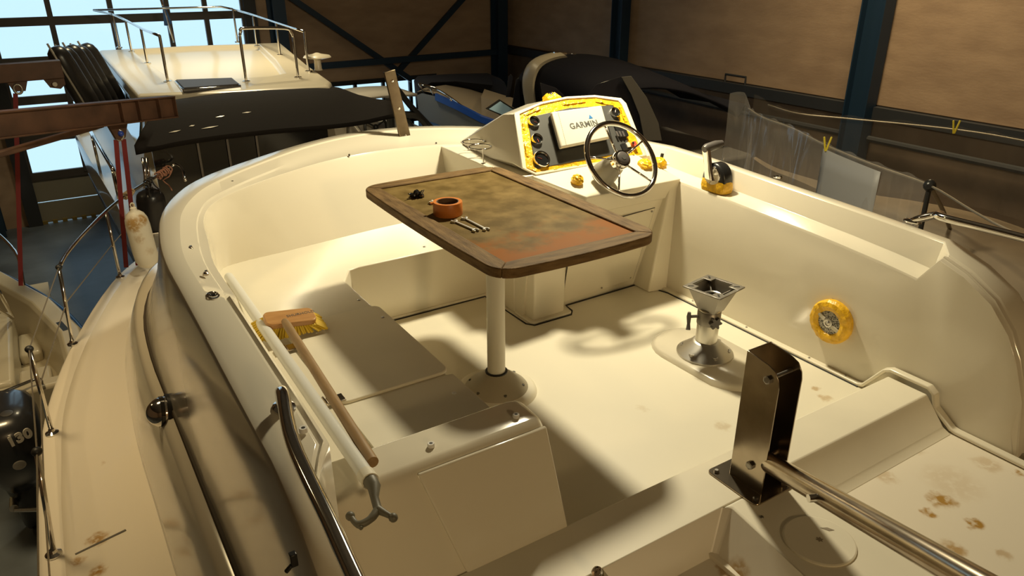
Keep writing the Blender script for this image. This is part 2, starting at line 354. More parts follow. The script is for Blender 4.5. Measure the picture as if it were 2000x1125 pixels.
for P0, O, A, B, C, D in ST:
    P0, O, A, B, C, D = map(V, (P0, O, A, B, C, D))
    out = (O-A); out.z = 0; out = out.normalized()
    e = V((0, 0, 1))
    ow = (O-P0)
    rings.append([P0, P0+ow*.33, P0+ow*.66, O-out*.0-e*.022, O-out*.006-e*.007, O-out*.022, A+out*.008, A-e*.006, B+e*.006, B.lerp(C, .15), C.lerp(B, .06), C-e*.012, D.lerp(C, .5), D])
# densify the curved front with a spline through the stations
n = len(rings[0]); dense = []
i0 = 13; i1 = 28
cols_ = [catmull([rings[i][k] for i in range(i0, i1)], 4) for k in range(n)]
dense = rings[:i0]+[[cols_[k][j] for k in range(n)] for j in range(len(cols_[0]))]+rings[i1:]
t = MB(); t.loft(dense, closed=False); coaming = t.build('coaming', M['gel_gloss'], boat, ang=40, bevel=.004, seg=2)
# deckhouse side under the flybridge, from the dark joint down to the side deck
def side(y0, pts): return pts
DS = []
for y in (-.6, .2, 1.0, 1.8, 2.6, 3.05):
    DS.append([(.235, y, -.095), (.245, y, -.112), (.19, y, -.125), (.165, y, -.16), (.125, y, -.36), (.085, y, -.56), (.075, y, -.62), (.085, y, -.66), (.13, y, -1.12)])
for x0, y0, x1, y1 in ((.225, 3.5, .075, 3.6), (.262, 3.98, .10, 4.1), (.37, 4.42, .15, 4.65), (.6, 4.84, .29, 5.2), (1.0, 5.18, .75, 5.75), (1.56, 5.4, 1.56, 6.0)):
    def lp(t_, z): return (x0+(x1-x0)*t_, y0+(y1-y0)*t_, z)
    DS.append([lp(-.08, -.095), lp(-.10, -.112), lp(.25, -.125), lp(.38, -.16), lp(.70, -.36), lp(.95, -.56), lp(1, -.62), lp(.96, -.66), lp(.8, -1.12)])
c2 = [catmull([r[k] for r in DS], 3) for k in range(9)]
t = MB(); t.loft([[c2[k][j] for k in range(9)] for j in range(len(c2[0]))], closed=False)
t.loft([[V(mir(c2[k][j])) for k in range(9)] for j in range(len(c2[0]))], closed=False)
t.build('deckhouse_side', M['gel_gloss'], boat, ang=50)
jp = [V(q) for q in catmull([r[0] for r in DS], 3)]
t = MB(); t.tube([q+V((-.012, -.002, -.008)) for q in jp], .015, 8); t.build('black_joint', M['groove'], boat)
# side deck, gunwale and hull
DO = catmull([(-.47, -2.6), (-.48, 0), (-.475, 2.0), (-.46, 3.5), (-.43, 4.27), (-.35, 5.13), (-.10, 6.18), (.35, 7.35), (.9, 8.0), (1.56, 8.25)] if False else [V((-.47, -2.6, 0)), V((-.48, 0, 0)), V((-.475, 2.0, 0)), V((-.46, 3.5, 0)), V((-.43, 4.27, 0)), V((-.35, 5.13, 0)), V((-.10, 6.18, 0)), V((.33, 7.35, 0)), V((.85, 8.0, 0)), V((1.56, 8.2, 0))], 5)
def deckrow(q, i):
    a = DO[max(0, i-1)]; b = DO[min(len(DO)-1, i+1)]; d = (b-a).normalized(); nrm = V((d.y, -d.x, 0))
    s_ = min(1, max(0, (XC-q.x)/.6))
    def o(k, z): return V((min(q.x+nrm.x*k, XC), q.y+nrm.y*k, z))
    return [o(.28, -2.9), o(.06, -1.75), o(.0, -1.30), o(-.015, -1.22), o(-.015, -1.16), o(.0, -1.095), o(.025, -1.068), o(.115, -1.064), o(.145, -1.098), V((XC, q.y-.05*s_, -1.08))]
rows_ = [deckrow(q, i) for i, q in enumerate(DO)]
spots = [(x, y, -1.08, r, s_) for x, y, r, s_ in ((-.20, 3.62, .07, .9), (-.30, 3.50, .05, .8), (-.22, 3.38, .06, 1), (-.33, 3.22, .05, .7), (-.1, 4.3, .03, .5))]
dm = stained('side_deck_gelcoat', (.78, .73, .63), [(a, b, c, d, e) for a, b, c, d, e in spots])
t = MB(); t.loft([r[5:] for r in rows_], closed=False); t.loft([[V(mir(p)) for p in r[5:]] for r in rows_], closed=False); t.build('side_deck', dm, boat, ang=50)
t = MB(); t.loft([r[:6] for r in rows_], closed=False); t.loft([[V(mir(p)) for p in r[:6]] for r in rows_], closed=False); t.build('hull', M['gel_gloss'], boat, ang=50)
t = MB(); a = PZ(147, 1083, -1.098); b = PZ(246, 1035, -1.094); t.bar(a, b, .012, .004); t.build('deck_groove', M['plug'], boat)
# cockpit floor, benches
fspots = [(1.93, 1.55, 0, .04, .35), (2.15, 1.50, 0, .03, .3), (2.42, 1.47, 0, .03, .5), (1.75, 1.80, 0, .03, .2), (2.45, 1.53, 0, .025, .6)]
M['deckfloor'] = stained('cockpit_floor_gelcoat', (.80, .75, .61), fspots, .5, .1)
t = MB(); t.bb(.3, 2.66, 1.2, 3.6, -.08, 0); t.build('cockpit_floor', M['deckfloor'], boat)
FL = [(1.05, 3.035), (1.77, 3.04), (1.775, 2.66), (1.80, 2.625), (2.02, 2.625), (2.05, 2.66), (2.06, 2.725), (2.54, 2.735), (2.575, 2.70), (2.585, 2.62), (2.603, 2.56), (2.603, 1.45)]
t = MB(); t.tube([(x, y, .001) for x, y in FL], .0045, 6); t.build('floor_seam', M['dark_gap'], boat)
# low lip along the bench foot and along the starboard wall
lip = [(1.05, 3.06, .0), (1.80, 3.06, .0)]
t = MB(); t.bb(1.03, 1.80, 3.04, 3.09, 0, .016); t.build('floor_lip', M['gel'], boat, bevel=.005)
def strip(path, n_in=(-1, 0, 0), wd=.034, th=.014):
    rs = []
    for i, p in enumerate(path):
        a = V(path[max(0, i-1)]); b = V(path[min(len(path)-1, i+1)]); d = (b-a).normalized(); nr = V((1, 0, 0)).cross(d); nr = nr if nr.z > 0 or abs(nr.y) > .3 else -nr
        if nr.z < -.01: nr = -nr
        p = V(p); rs.append([p-V((wd/2, 0, 0)), p-V((wd/2, 0, 0))+nr*th, p+V((wd/2, 0, 0))+nr*th, p+V((wd/2, 0, 0))])
    return rs
path = [(2.62, 2.62, 0), (2.62, 1.46, 0), (2.62, 1.43, .01), (2.62, 1.355, .115), (2.62, 1.335, .125), (2.62, 1.185, .125), (2.62, 1.165, .110), (2.62, 1.15, .06), (2.62, 1.075, .005), (2.62, 1.05, 0), (2.62, .2, 0)]
t = MB(); t.loft(strip(path)); t.build('floor_lip', M['gel'], boat, ang=40, bevel=.004)
def plugs(pts, r=.0055, parent=boat, name='screw', m='screw', up=(0, 0, 1)):
    for p in pts:
        t = MB(); F = frame(p, (1, 0, 0) if abs(up[0]) < .9 else (0, 1, 0), up)
        t.lathe([(r, -.002), (r, .0015), (r*.8, .0025), (r*.35, .0022), (r*.3, .0008)], 8, (0, 0, 0)); t.v = [tuple(F @ V(q)) for q in t.v]
        t.build(name, M[m], parent, ang=60)
plugs([(2.62, 2.4, .014), (2.62, 2.05, .014), (2.62, 1.70, .014), (2.62, 1.52, .014), (1.22, 3.065, .016), (1.55, 3.065, .016), (1.74, 3.065, .016)])
# L-shaped bench: flat seat with a raked front
SZ = .34
seat = [(.42, 1.45), (.97, 1.45), (.97, 2.86), (1.03, 2.965), (1.08, 2.978), (1.80, 2.985), (1.80, 3.50), (1.3, 3.50), (.9, 3.42), (.42, 3.40)]
foot = [(.42, 1.45), (1.04, 1.45), (1.04, 2.92), (1.08, 3.045), (1.10, 3.05), (1.80, 3.055), (1.80, 3.50), (1.3, 3.50), (.9, 3.42), (.42, 3.40)]
t = MB(); t.loft([[V((x, y, z)) for x, y in pl] for pl, z in ((foot, 0), ([(a[0]*.05+b[0]*.95, a[1]*.05+b[1]*.95) for a, b in zip(foot, seat)], SZ-.012), (seat, SZ))])
t.build('bench', M['gel'], boat, ang=35, bevel=.006, seg=3)
lid = rrect(.60, .985, 1.93, 2.545, .035)
t = MB(); t.prism(lid, SZ-.004, SZ+.010); lid_o = t.build('seat_lid', M['gel_matt'], boat, bevel=.004, seg=2)
t = MB(); t.prism(rrect(.60, .985, 1.47, 1.915, .01), SZ-.004, SZ+.006); lid2 = t.build('seat_panel', M['gel_matt'], boat, bevel=.003)
for y in (2.37, 1.96):
    t = MB(); t.bb(.535, .625, y-.022, y+.022, SZ+.008, SZ+.014); t.tube([(.565, y-.024, SZ+.014), (.565, y+.024, SZ+.014)], .007, 8); t.build('hinge', M['steel'], lid_o, bevel=.002)
plugs([(.955, 2.42, SZ+.010)], .007, lid_o, 'lid_button', 'screw'); plugs([(.945, 2.64, SZ)], .008, boat, 'lid_button', 'screw'); plugs([(.93, 1.80, SZ+.006)], .008, lid2, 'lid_button', 'white_pl'); plugs([tuple(PZ(829, 482, SZ))], .008, boat, 'lid_button', 'screw')
# aft end of the bench: low back with a raised insert on its sloping aft face
prof = [(1.60, .30), (1.597, .395), (1.585, .41), (1.472, .405), (1.455, .392), (1.44, .36), (1.26, -.10), (1.60, -.10)]
xe = [.42, 1.01, 1.035, 1.045]
rs = []
for x, k in ((.30, 0), (.99, 0), (1.025, .004), (1.045, .02)):
    rs.append([V((x, y-(k if y > 1.5 else -k), z-(k if z > .3 else 0))) for y, z in prof])
t = MB(); t.loft(rs); aft = t.build('bench_end_moulding', M['gel_gloss'], boat, ang=35, bevel=.006, seg=3)
a, b = V((0, 1.442, .365)), V((0, 1.262, -.095)); nrm = V((0, -.46, .18)).normalized()
def onface(x, k, up=0): p = a.lerp(b, k)+nrm*up; return V((x, p.y, p.z))
ins = [(.632, -.045), (1.036, -.045), (1.043, 1.0), (.765, 1.0), (.700, .50)]
t = MB(); t.loft([[onface(x, k, u) for x, k in ins] for u in (-.01, .009)]); t.build('insert_panel', M['gel_gloss'], aft, bevel=.005, seg=2)
def cap_screw(p, parent):
    t = MB(); t.lathe([(.010, 0), (.010, .008), (.009, .011), (.005, .011), (.0045, .005)], 12, p); t.build('cap_screw', M['white_pl'], parent, ang=50)
    t = MB(); t.lathe([(.0045, .0052), (.0046, .0105)], 6, p); t.build('cap_screw_socket', M['black'], parent)
for q in ((842, 872), (1008, 815)): cap_screw(tuple(PZ(*q, .408)), aft)
cap_screw(tuple(PZ(593, 843, .635)), coaming)
# sill, locker top with recess, starboard box, aft deck
adspots = [(x, y, 0, r, s_) for x, y, r, s_ in [(*PZ(px, py, 0)[:2], r, s_) for px, py, r, s_ in ((1840, 975, .055, 1), (1905, 1022, .035, 1.1), (1815, 1000, .03, 1), (1860, 1070, .045, .8), (1700, 1050, .05, .8), (1988, 922, .022, .9), (1930, 905, .06, .35), (1730, 930, .05, .4), (1860, 940, .12, .2), (1960, 1080, .03, .5), (1800, 880, .03, .25), (1690, 1060, .02, .8))]]
M['aftdeck'] = stained('aft_deck_gelcoat', (.78, .71, .58), adspots, .4, .2)
t = MB(); t.bb(1.40, 2.66, .02, 1.20, -.12, -.004); t.build('aft_deck', M['aftdeck'], boat)
# box across the floor's aft edge
bp = [(1.345, -.05), (1.345, .095), (1.335, .108), (1.18, .108), (1.170, .098), (1.095, .012), (1.06, -.004), (1.06, -.05)]
t = MB(); t.loft([[V((x, y, z)) for y, z in bp] for x in (1.78, 2.602)]); t.build('sill_box', M['gel_matt'], boat, ang=35, bevel=.004, seg=2)
t = MB(); t.loft([[V((x, y, z)) for y, z in ((1.345, -.05), (1.345, .095), (1.335, .108), (1.15, .108), (1.15, -.05))] for x in (.6, 1.80)]); t.build('sill', M['gel_matt'], boat, bevel=.004, seg=2)
# locker: a flat top round a recess (recess corner under the steel bracket)
top = .108
rc = [(1.02, 1.150), (1.475, 1.150), (1.495, 1.130), (1.455, .85), (1.28, .05), (.9, .05)]          # rim of the recess
fl = [(1.02, 1.115), (1.40, 1.110), (1.41, 1.095), (1.385, .85), (1.24, .05), (.9, .05)]
rcspots = [(*PZ(1450, 1118, -.02)[:2], -.02, .06, 1.0), (*PZ(1415, 1112, -.02)[:2], -.02, .03, .7)]
t = MB(); t.add([V((x, y, top)) for x, y in rc]+[V((x, y, -.02)) for x, y in fl], [(k, (k+1) % 6, 6+(k+1) % 6, 6+k) for k in range(6)])
t.add([V((x, y, -.02)) for x, y in fl], [tuple(range(6))]); t.build('locker_recess', stained('recess_gelcoat', (.78, .72, .61), rcspots), boat, ang=30, bevel=.004, seg=2)
ot = [(1.475, 1.152), (1.80, 1.152), (1.80, 1.06), (1.835, .80), (1.80, .50), (1.70, .05), (1.28, .05), (1.455, .85), (1.495, 1.13)]
lo = [(1.475, 1.152), (1.80, 1.152), (1.83, 1.05), (1.90, .78), (1.87, .5), (1.79, .05), (1.28, .05), (1.455, .85), (1.495, 1.13)]
t = MB(); t.loft([[V((x, y, -.02)) for x, y in lo], [V((x, y, top)) for x, y in ot]]); t.build('locker_top', M['gel_matt'], boat, ang=30, bevel=.012, seg=3)
p = (PZ(1540, 1025, top)+PZ(1658, 1075, top))/2; p = PZ(1600, 1057, top)
t = MB(); t.lathe([(.098, 0), (.098, .004), (.094, .006), (.002, .006)], 40, p); ip = t.build('inspection_plate', M['gel_matt'], boat, ang=15)
M['putty'] = mat('dried_putty', (.30, .25, .18), .8)
t = MB(); t.lathe([(.010*(1 if k % 2 else .6), 0) for k in range(1)], 8, p+V((0, 0, .0061)));
star = [(.011*(1 if k % 2 else .55)*math.cos(k*math.pi/6), .011*(1 if k % 2 else .55)*math.sin(k*math.pi/6)) for k in range(12)]
t = MB(); t.prism([(p.x+a, p.y+b) for a, b in star], p.z+.005, p.z+.0068); t.build('plate_mark', M['putty'], ip)
q = PZ(1614, 1036, top+.006)
t = MB(); t.prism([(q.x-.006, q.y+.016), (q.x+.012, q.y+.006), (q.x+.020, q.y-.012), (q.x+.004, q.y-.006)], q.z-.001, q.z+.0008); t.build('plate_mark', M['putty'], ip)
plugs([tuple(PZ(1487, 1010, top))], .007)
# drain / lock in the sill's recess wall
q = PY(1165, 1118, 1.135); F = frame(q, (1, 0, 0), (0, -.9, .45))
t = MB(); t.lathe([(.017, 0), (.017, .004), (.012, .006), (.010, .003), (.004, .003), (.004, .006)], 20); t.v = [tuple(F @ V(k)) for k in t.v]; t.build('locker_lock', M['chrome'], boat)
# ------------------------------------------------------------------ helm console
con_side = [(1.80, 3.60), (1.795, 2.86), (1.84, 2.80)]
t = MB()
# tray and base
t.prism([(1.795, 2.80), (2.66, 2.80), (2.75, 3.30), (2.3, 3.62), (1.81, 3.60)], 0, .684)
t.build('console_base', M['gel'], boat, bevel=.005, seg=2)
# raked knee panel, with an access cover and the two ducts
kb = [[V((1.80, 2.73, 0)), V((2.60, 2.745, 0)), V((2.60, 2.9, 0)), V((1.80, 2.9, 0))], [V((1.80, 2.66, .52)), V((2.62, 2.64, .52)), V((2.62, 2.9, .52)), V((1.80, 2.9, .52))]]
t = MB(); t.loft(kb); knee = t.build('knee_panel', M['gel'], boat)
cq = [V((2.03, 2.722, .03)), V((2.50, 2.731, .045)), V((2.545, 2.654, .455)), V((2.03, 2.653, .43))]
t = MB(); t.loft([cq, [q+V((0, -.006, -.001)) for q in cq]]); t.build('access_cover', M['gel_matt'], knee, bevel=.002)
t = MB(); t.tube([q+V((0, -.003, 0)) for q in cq[1:]+cq[:1]], .0025, 5); t.build('cover_seam', M['dark_gap'], knee)
plugs([tuple(q+V((-.02, -.008, -.015))) for q in cq[2:3]]+[tuple(cq[1]+V((-.02, -.008, .015))), tuple(cq[0]+V((.25, -.008, .02)))], .005, knee, 'screw', 'screw', (0, -1, 0))
t = MB(); t.loft([[V((1.815, 2.655, 0)), V((2.005, 2.665, 0)), V((2.005, 2.8, 0)), V((1.815, 2.8, 0))], [V((1.80, 2.625, .60)), V((1.99, 2.635, .60)), V((1.99, 2.8, .60)), V((1.80, 2.8, .60))]]); duct = t.build('duct_post', M['gel'], boat, bevel=.008, seg=3)
t = MB(); t.prism(rrect(1.79, 2.035, 2.63, 2.80, .025), 0, .012); t.build('post_foot', M['gel'], duct, bevel=.004)
t = MB(); t.loft([[V((2.52, 2.62, 0)), V((2.635, 2.60, 0)), V((2.635, 2.85, 0)), V((2.52, 2.85, 0))], [V((2.60, 2.615, .56)), V((2.66, 2.615, .56)), V((2.66, 2.85, .58)), V((2.60, 2.85, .58))]]); t.build('duct_post', M['gel'], boat, bevel=.01, seg=3)
# lower dash: shelf sloping down to its front edge
A1, A2 = V((2.065, 2.60, .60)), V((2.66, 2.60, .60))
B1, B2 = V((1.885, 2.815, .685)), V((2.535, 2.815, .69))
shelf = [A1, A2, V((2.68, 2.84, .63)), B2, B1]
t = MB(); t.loft([[q-V((0, -.03, .10)) for q in shelf], shelf]); t.build('dash_shelf', M['gel'], boat, ang=30, bevel=.006, seg=2)
# instrument hood
DN = V((0, -.20, .17)).normalized(); DP = V((0, 2.83, .71))          # dash plane
def D(px, py, up=0): return PP(px, py, DP+DN*up, DN)
fo = [D(1003, 222), D(1055, 201), D(1105, 190), D(1160, 187), D(1212, 193), D(1222, 203), D(1262, 305), D(1046, 343), D(1018, 329)]
k = 6
def back(p): return V((2.24+(p.x-2.24)*1.02, p.y+.0, p.z))
yb = 3.60
rear = [V((1.93, 3.56, .69)), V((1.98, 3.60, .70)), V((2.2, 3.62, .70)), V((2.4, 3.58, .70)), V((2.60, 3.42, .70)), V((2.64, 3.35, .69)), V((2.64, 3.2, .62)), V((1.93, 3.3, .60)), V((1.92, 3.35, .66))]
mid = [a.lerp(b, .12)+V((0, .03, .012)) for a, b in zip(fo, rear)]
t = MB(); t.loft([fo, mid, rear]); hood = t.build('instrument_hood', M['gel_gloss'], boat, ang=40, bevel=.004, seg=2)
# raised white rim round the recessed panel
ins_ = [D(1014, 224), D(1057, 205), D(1105, 194.5), D(1160, 191.5), D(1206, 198), D(1213, 205), D(1255, 303), D(1044, 338), D(1027, 330)]
t = MB(); n9 = len(fo)
t.add([q for q in fo]+[q+DN*.008 for q in fo]+[q+DN*.008 for q in ins_]+[q-DN*.004 for q in ins_], [(a_*n9+k, a_*n9+(k+1) % n9, (a_+1)*n9+(k+1) % n9, (a_+1)*n9+k) for a_ in range(3) for k in range(n9)])
t.build('hood_rim', M['gel'], hood, ang=40, bevel=.003)
t = MB(); t.loft([[q-DN*.006 for q in ins_], [q+DN*.002 for q in ins_]]); t.build('masking_tape', M['tape'], hood)
for i in range(26):                                    # crumpled strips along the border
    a_, b_ = ((ins_[0], ins_[1]), (ins_[1], ins_[3]), (ins_[3], ins_[5]), (ins_[5], ins_[6]), (ins_[6], ins_[7]), (ins_[7], ins_[8]), (ins_[8], ins_[0]))[i % 7]
    c_ = V((2.235, 2.9, .8)); q = a_.lerp(b_, random.uniform(.05, .95)); q = q.lerp(c_, .05); d_ = (b_-a_).normalized(); e_ = DN.cross(d_)
    w_, l_ = random.uniform(.012, .022), random.uniform(.03, .07)
    t = MB(); vs = []
    for u in range(5):
        for v_ in range(3): vs.append(q+d_*(u/4-.5)*l_+e_*(v_/2-.5)*w_+DN*(.004+random.uniform(0, .006)*(1 if 0 < u < 4 else .2)))
    t.add(vs, [(u*3+v_, u*3+v_+1, u*3+v_+4, u*3+v_+3) for u in range(4) for v_ in range(2)]); t.build('tape_strip', M['tape'], hood, ang=20)
gp = [D(1030, 231), D(1110, 212), D(1196, 206), D(1233, 296), D(1130, 315), D(1045, 331)]
t = MB(); t.loft([[q-DN*.002 for q in gp], [q+DN*.006 for q in gp]]); ipan = t.build('instrument_panel', M['panel_grey'], boat, bevel=.002)
ax = V((1, 0, 0))
def gauge(px, py, r, name='gauge', needle=0):
    p = D(px, py, .006); F = frame(p, ax, DN)
    t = MB(); t.lathe([(r, 0), (r, .010), (r*.94, .015), (r*.80, .014), (r*.74, .006)], 24); t.v = [tuple(F @ V(q)) for q in t.v]; g = t.build(name, M['chrome'], ipan)
    t = MB(); t.lathe([(r*.78, .0055), (r*.78, .007), (.001, .0075)], 24); t.v = [tuple(F @ V(q)) for q in t.v]; t.build('dial_face', M['dial'], ipan)
    t = MB(); q1 = F @ V((0, 0, .009)); q2 = F @ V((r*.55*math.cos(needle), r*.55*math.sin(needle), .009)); t.bar(q1, q2, .0022, .001); t.build('needle', M['red'], ipan)
gauge(1042, 239, .029, needle=-.6); gauge(1048, 273, .029, needle=-1.5); gauge(1057, 312, .043, needle=2.6); gauge(1200, 221, .028, needle=1)
def plate(px, py, w_, h_, th, m, name, parent, r=.004, up=.006):
    F = frame(D(px, py, up), ax, DN); t = MB(); t.prism(rrect(-w_/2, w_/2, -h_/2, h_/2, r, 3), 0, th, F); return t.build(name, M[m], parent, bevel=.0015)
pl = plate(1212, 257, .062, .072, .012, 'black_pl', 'switch_panel', ipan)
for k in range(3): plate(1205+k*6, 262, .012, .03, .005, 'grip', 'switch', ipan, .002, .018)
plate(1222, 287, .060, .038, .008, 'black_pl', 'switch_plate', ipan); plate(1225, 285, .022, .026, .014, 'cover_pl', 'socket_cover', ipan); plate(1237, 284, .022, .030, .018, 'red', 'power_socket', ipan)
for dy in (-5, 5):
    F = frame(D(1237, 284+dy, .0245), ax, DN); t = MB(); t.lathe([(.006, -.002), (.006, .0008)], 10); t.v = [tuple(F @ V(q)) for q in t.v]; t.build('socket_hole', M['black'], ipan)
t = MB(); t.bar(D(1186, 240, .008), D(1203, 300, .008), .004, .002); t.build('panel_joint', M['black_pl'], ipan)
# chartplotter under its cover
cp = thing('chartplotter', 'white chartplotter cover lettered GARMIN in the middle of the helm dash', 'chartplotter', tuple(D(1130, 255, .006)))
cq = [D(1075, 224, .03), D(1170, 211, .03), D(1187, 272, .03), D(1093, 291, .03)]
cc = sum(cq, V((0, 0, 0)))/4
t = MB(); t.loft([[q-DN*.024 for q in cq], cq, [cc+(q-cc)*.985+DN*.012 for q in cq]]); t.build('display_body', M['black_pl'], cp, bevel=.003)
t = MB(); t.loft([[cc+(q-cc)*1.03+DN*.0 for q in cq], [cc+(q-cc)*1.03+DN*.016 for q in cq], [cc+(q-cc)*1.0+DN*.024 for q in cq]]); cov = t.build('cover', M['cover_pl'], cp, bevel=.005, seg=3)
xa = (cq[1]-cq[0]).normalized()
F = frame(cc+DN*.0242+xa*.012, xa, DN)
text_mesh('lettering', 'GARMIN', .043, F, M['letter'], cov, bold=.0012)
tp = frame(cc+DN*.0242+xa*.068+DN.cross(xa)*.030, xa, DN)
t = MB(); t.prism([(-.013, -.003), (.013, -.003), (.002, .020)], 0, .0008, tp); t.build('triangle_mark', M['blue_mark'], cov)
q1 = cq[0].lerp(cq[1], .10)+DN*.0245; q2 = cq[3].lerp(cq[2], .09)+DN*.0245
t = MB(); t.bar(q1, q2, .0015, .0006); t.build('cover_crease', M['putty'], cov)
# ------------------------------------------------------------------ equipment on the flybridge
M['wood'] = mat('weathered_teak', (.22, .135, .055), .7, spec=.2, col2=(.10, .058, .022), nscale=9, stretch=(1, 6, 6), detail=6, bump=.25, bscale=60)
M['wood_y'] = mat('weathered_teak_cross', (.22, .135, .055), .7, spec=.2, col2=(.10, .058, .022), nscale=9, stretch=(6, 1, 6), detail=6, bump=.25, bscale=60)
M['ash'] = mat('ash_handle', (.32, .20, .085), .55, col2=(.25, .15, .06), nscale=12, stretch=(8, 1, 8))
def table_top_mat():
    m = mat('worn_table_panel', (.22, .15, .06), .6, spec=.08); nt = m.node_tree; L = nt.links; b = nt.nodes['Principled BSDF']
    tc = nt.nodes.new('ShaderNodeTexCoord')
    n1 = nt.nodes.new('ShaderNodeTexNoise'); n1.inputs['Scale'].default_value = 4.5; n1.inputs['Detail'].default_value = 7; n1.inputs['Roughness'].default_value = .62; L.new(tc.outputs['Object'], n1.inputs[0])
    sx = nt.nodes.new('ShaderNodeSeparateXYZ'); L.new(tc.outputs['Object'], sx.inputs[0])
    g = nt.nodes.new('ShaderNodeMapRange'); g.inputs[1].default_value = 2.15; g.inputs[2].default_value = 1.80; L.new(sx.outputs['Y'], g.inputs[0])
    a = nt.nodes.new('ShaderNodeMath'); a.operation = 'MULTIPLY_ADD'; a.inputs[1].default_value = 2.2; a.inputs[2].default_value = -1.15; L.new(n1.outputs['Fac'], a.inputs[0])
    s = nt.nodes.new('ShaderNodeMath'); s.operation = 'ADD'; s.use_clamp = True; L.new(g.outputs[0], s.inputs[0]); L.new(a.outputs[0], s.inputs[1])
    r = nt.nodes.new('ShaderNodeMapRange'); r.interpolation_type = 'SMOOTHSTEP'; r.inputs[1].default_value = .25; r.inputs[2].default_value = .75; L.new(s.outputs[0], r.inputs[0])
    n2 = nt.nodes.new('ShaderNodeTexNoise'); n2.inputs['Scale'].default_value = 14; n2.inputs['Detail'].default_value = 6; L.new(tc.outputs['Object'], n2.inputs[0])
    cr = nt.nodes.new('ShaderNodeValToRGB'); L.new(n2.outputs['Fac'], cr.inputs[0]); cr.color_ramp.elements[0].position = .35; cr.color_ramp.elements[1].position = .7
    cr.color_ramp.elements[0].color = (.115, .075, .022, 1); cr.color_ramp.elements[1].color = (.22, .150, .055, 1)
    mx = nt.nodes.new('ShaderNodeMix'); mx.data_type = 'RGBA'; L.new(r.outputs[0], mx.inputs[0]); L.new(cr.outputs[0], mx.inputs[6]); mx.inputs[7].default_value = (.26, .088, .008, 1)
    L.new(mx.outputs[2], b.inputs['Base Color'])
    return m
M['table_panel'] = table_top_mat()
TZ = .74
table = thing('pedestal_table', 'worn brown wooden table on a cream pedestal in the middle of the cockpit', 'table', (1.34, 2.22, 0))
# outline with slightly bowed sides and rounded corners
x0, x1, y0, y1 = 1.078, 1.735, 1.765, 2.865
def outline(off, nseg=7):
    out = []
    r = .075-off*.6 if off < .02 else .008
    for sx, sy, a0 in ((1, 1, 0), (-1, 1, 90), (-1, -1, 180), (1, -1, 270)):
        cx = (x1-off-r) if sx > 0 else (x0+off+r); cy = (y1-off-r) if sy > 0 else (y0+off+r)
        for k in range(nseg+1):
            a = math.radians(a0+90*k/nseg); out.append([cx+r*math.cos(a), cy+r*math.sin(a)])
    # bow
    xm, ym = (x0+x1)/2, (y0+y1)/2; hx_, hy_ = (x1-x0)/2, (y1-y0)/2
    return [(xm+(p[0]-xm)*(1+.035*(1-min(1, abs((p[1]-ym)/hy_)**2))) , ym+(p[1]-ym)*(1+.018*(1-min(1, abs((p[0]-xm)/hx_)**2)))) for p in out]
fw = .062
inner = [(x1-fw, y1-fw), (x0+fw, y1-fw), (x0+fw, y0+fw), (x1-fw, y0+fw)]
def edge_pts(k):            # outer outline from the middle of corner k to the middle of corner k+1 with intermediate bow
    o = outline(0, 8); per = 9
    a = k*per+4; b = ((k+1) % 4)*per+4
    seq = []; i = a
    while True:
        seq.append(o[i % 36])
        if i % 36 == b % 36: break
        i += 1
    # insert bow points on the long straight
    res = []
    for p, q in zip(seq, seq[1:]):
        res.append(p)
        if math.dist(p, q) > .3:
            for t_ in (.2, .4, .5, .6, .8):
                bx = .010*(1-(2*t_-1)**2); n_ = V((q[1]-p[1], p[0]-q[0])).normalized(); res.append((p[0]+(q[0]-p[0])*t_+n_.x*bx, p[1]+(q[1]-p[1])*t_+n_.y*bx))
    res.append(seq[-1]); return res
for k in range(4):
    pts = edge_pts(k); poly = list(pts)+[inner[(k+1) % 4], inner[k]]
    t = MB(); t.prism(poly, TZ-.034, TZ); t.build('frame_rail', M['wood'] if k in (0, 2) else M['wood_y'], table, ang=40, bevel=.004, seg=2)
t = MB(); t.bb(x0+fw-.004, x1-fw+.004, y0+fw-.004, y1-fw+.004, TZ-.026, TZ-.007); t.build('table_panel', M['table_panel'], table)
M['ivory'] = mat('ivory_pole', (.74, .72, .62), .4)
t = MB(); t.lathe([(.036, .06), (.036, TZ-.045)], 28, (1.34, 2.22, 0)); t.build('pole', M['ivory'], table, ang=50)
t = MB(); t.lathe([(.128, .022), (.122, .030), (.060, .078), (.044, .092), (.040, .092)], 40, (1.34, 2.22, 0)); fl_ = t.build('pole_foot', mat('grey_foot', (.40, .36, .27), .45), table, ang=40)
t = MB(); t.tube([(1.34+.041*math.cos(a), 2.22+.041*math.sin(a), .093) for a in [k*math.pi/12 for k in range(24)]], .005, 6, closed=True); t.build('pole_seal', M['black'], table)
t = MB(); t.lathe([(.14, TZ-.052), (.14, TZ-.044), (.05, TZ-.038)], 28, (1.34, 2.22, 0)); t.build('top_flange', M['alu'], table)
for k in range(6):
    a = k*math.pi/3+.3; t = MB(); t.lathe([(.007, -.004), (.007, .003), (.003, .004)], 8, (1.34+.108*math.cos(a), 2.22+.108*math.sin(a), .039)); t.build('screw', M['plug'], fl_)
t = MB(); t.lathe([(.165, 0), (.160, .014), (.145, .022), (.01, .022)], 44, (1.34, 2.22, 0)); t.build('table_pad', M['deckfloor'], boat, ang=50)
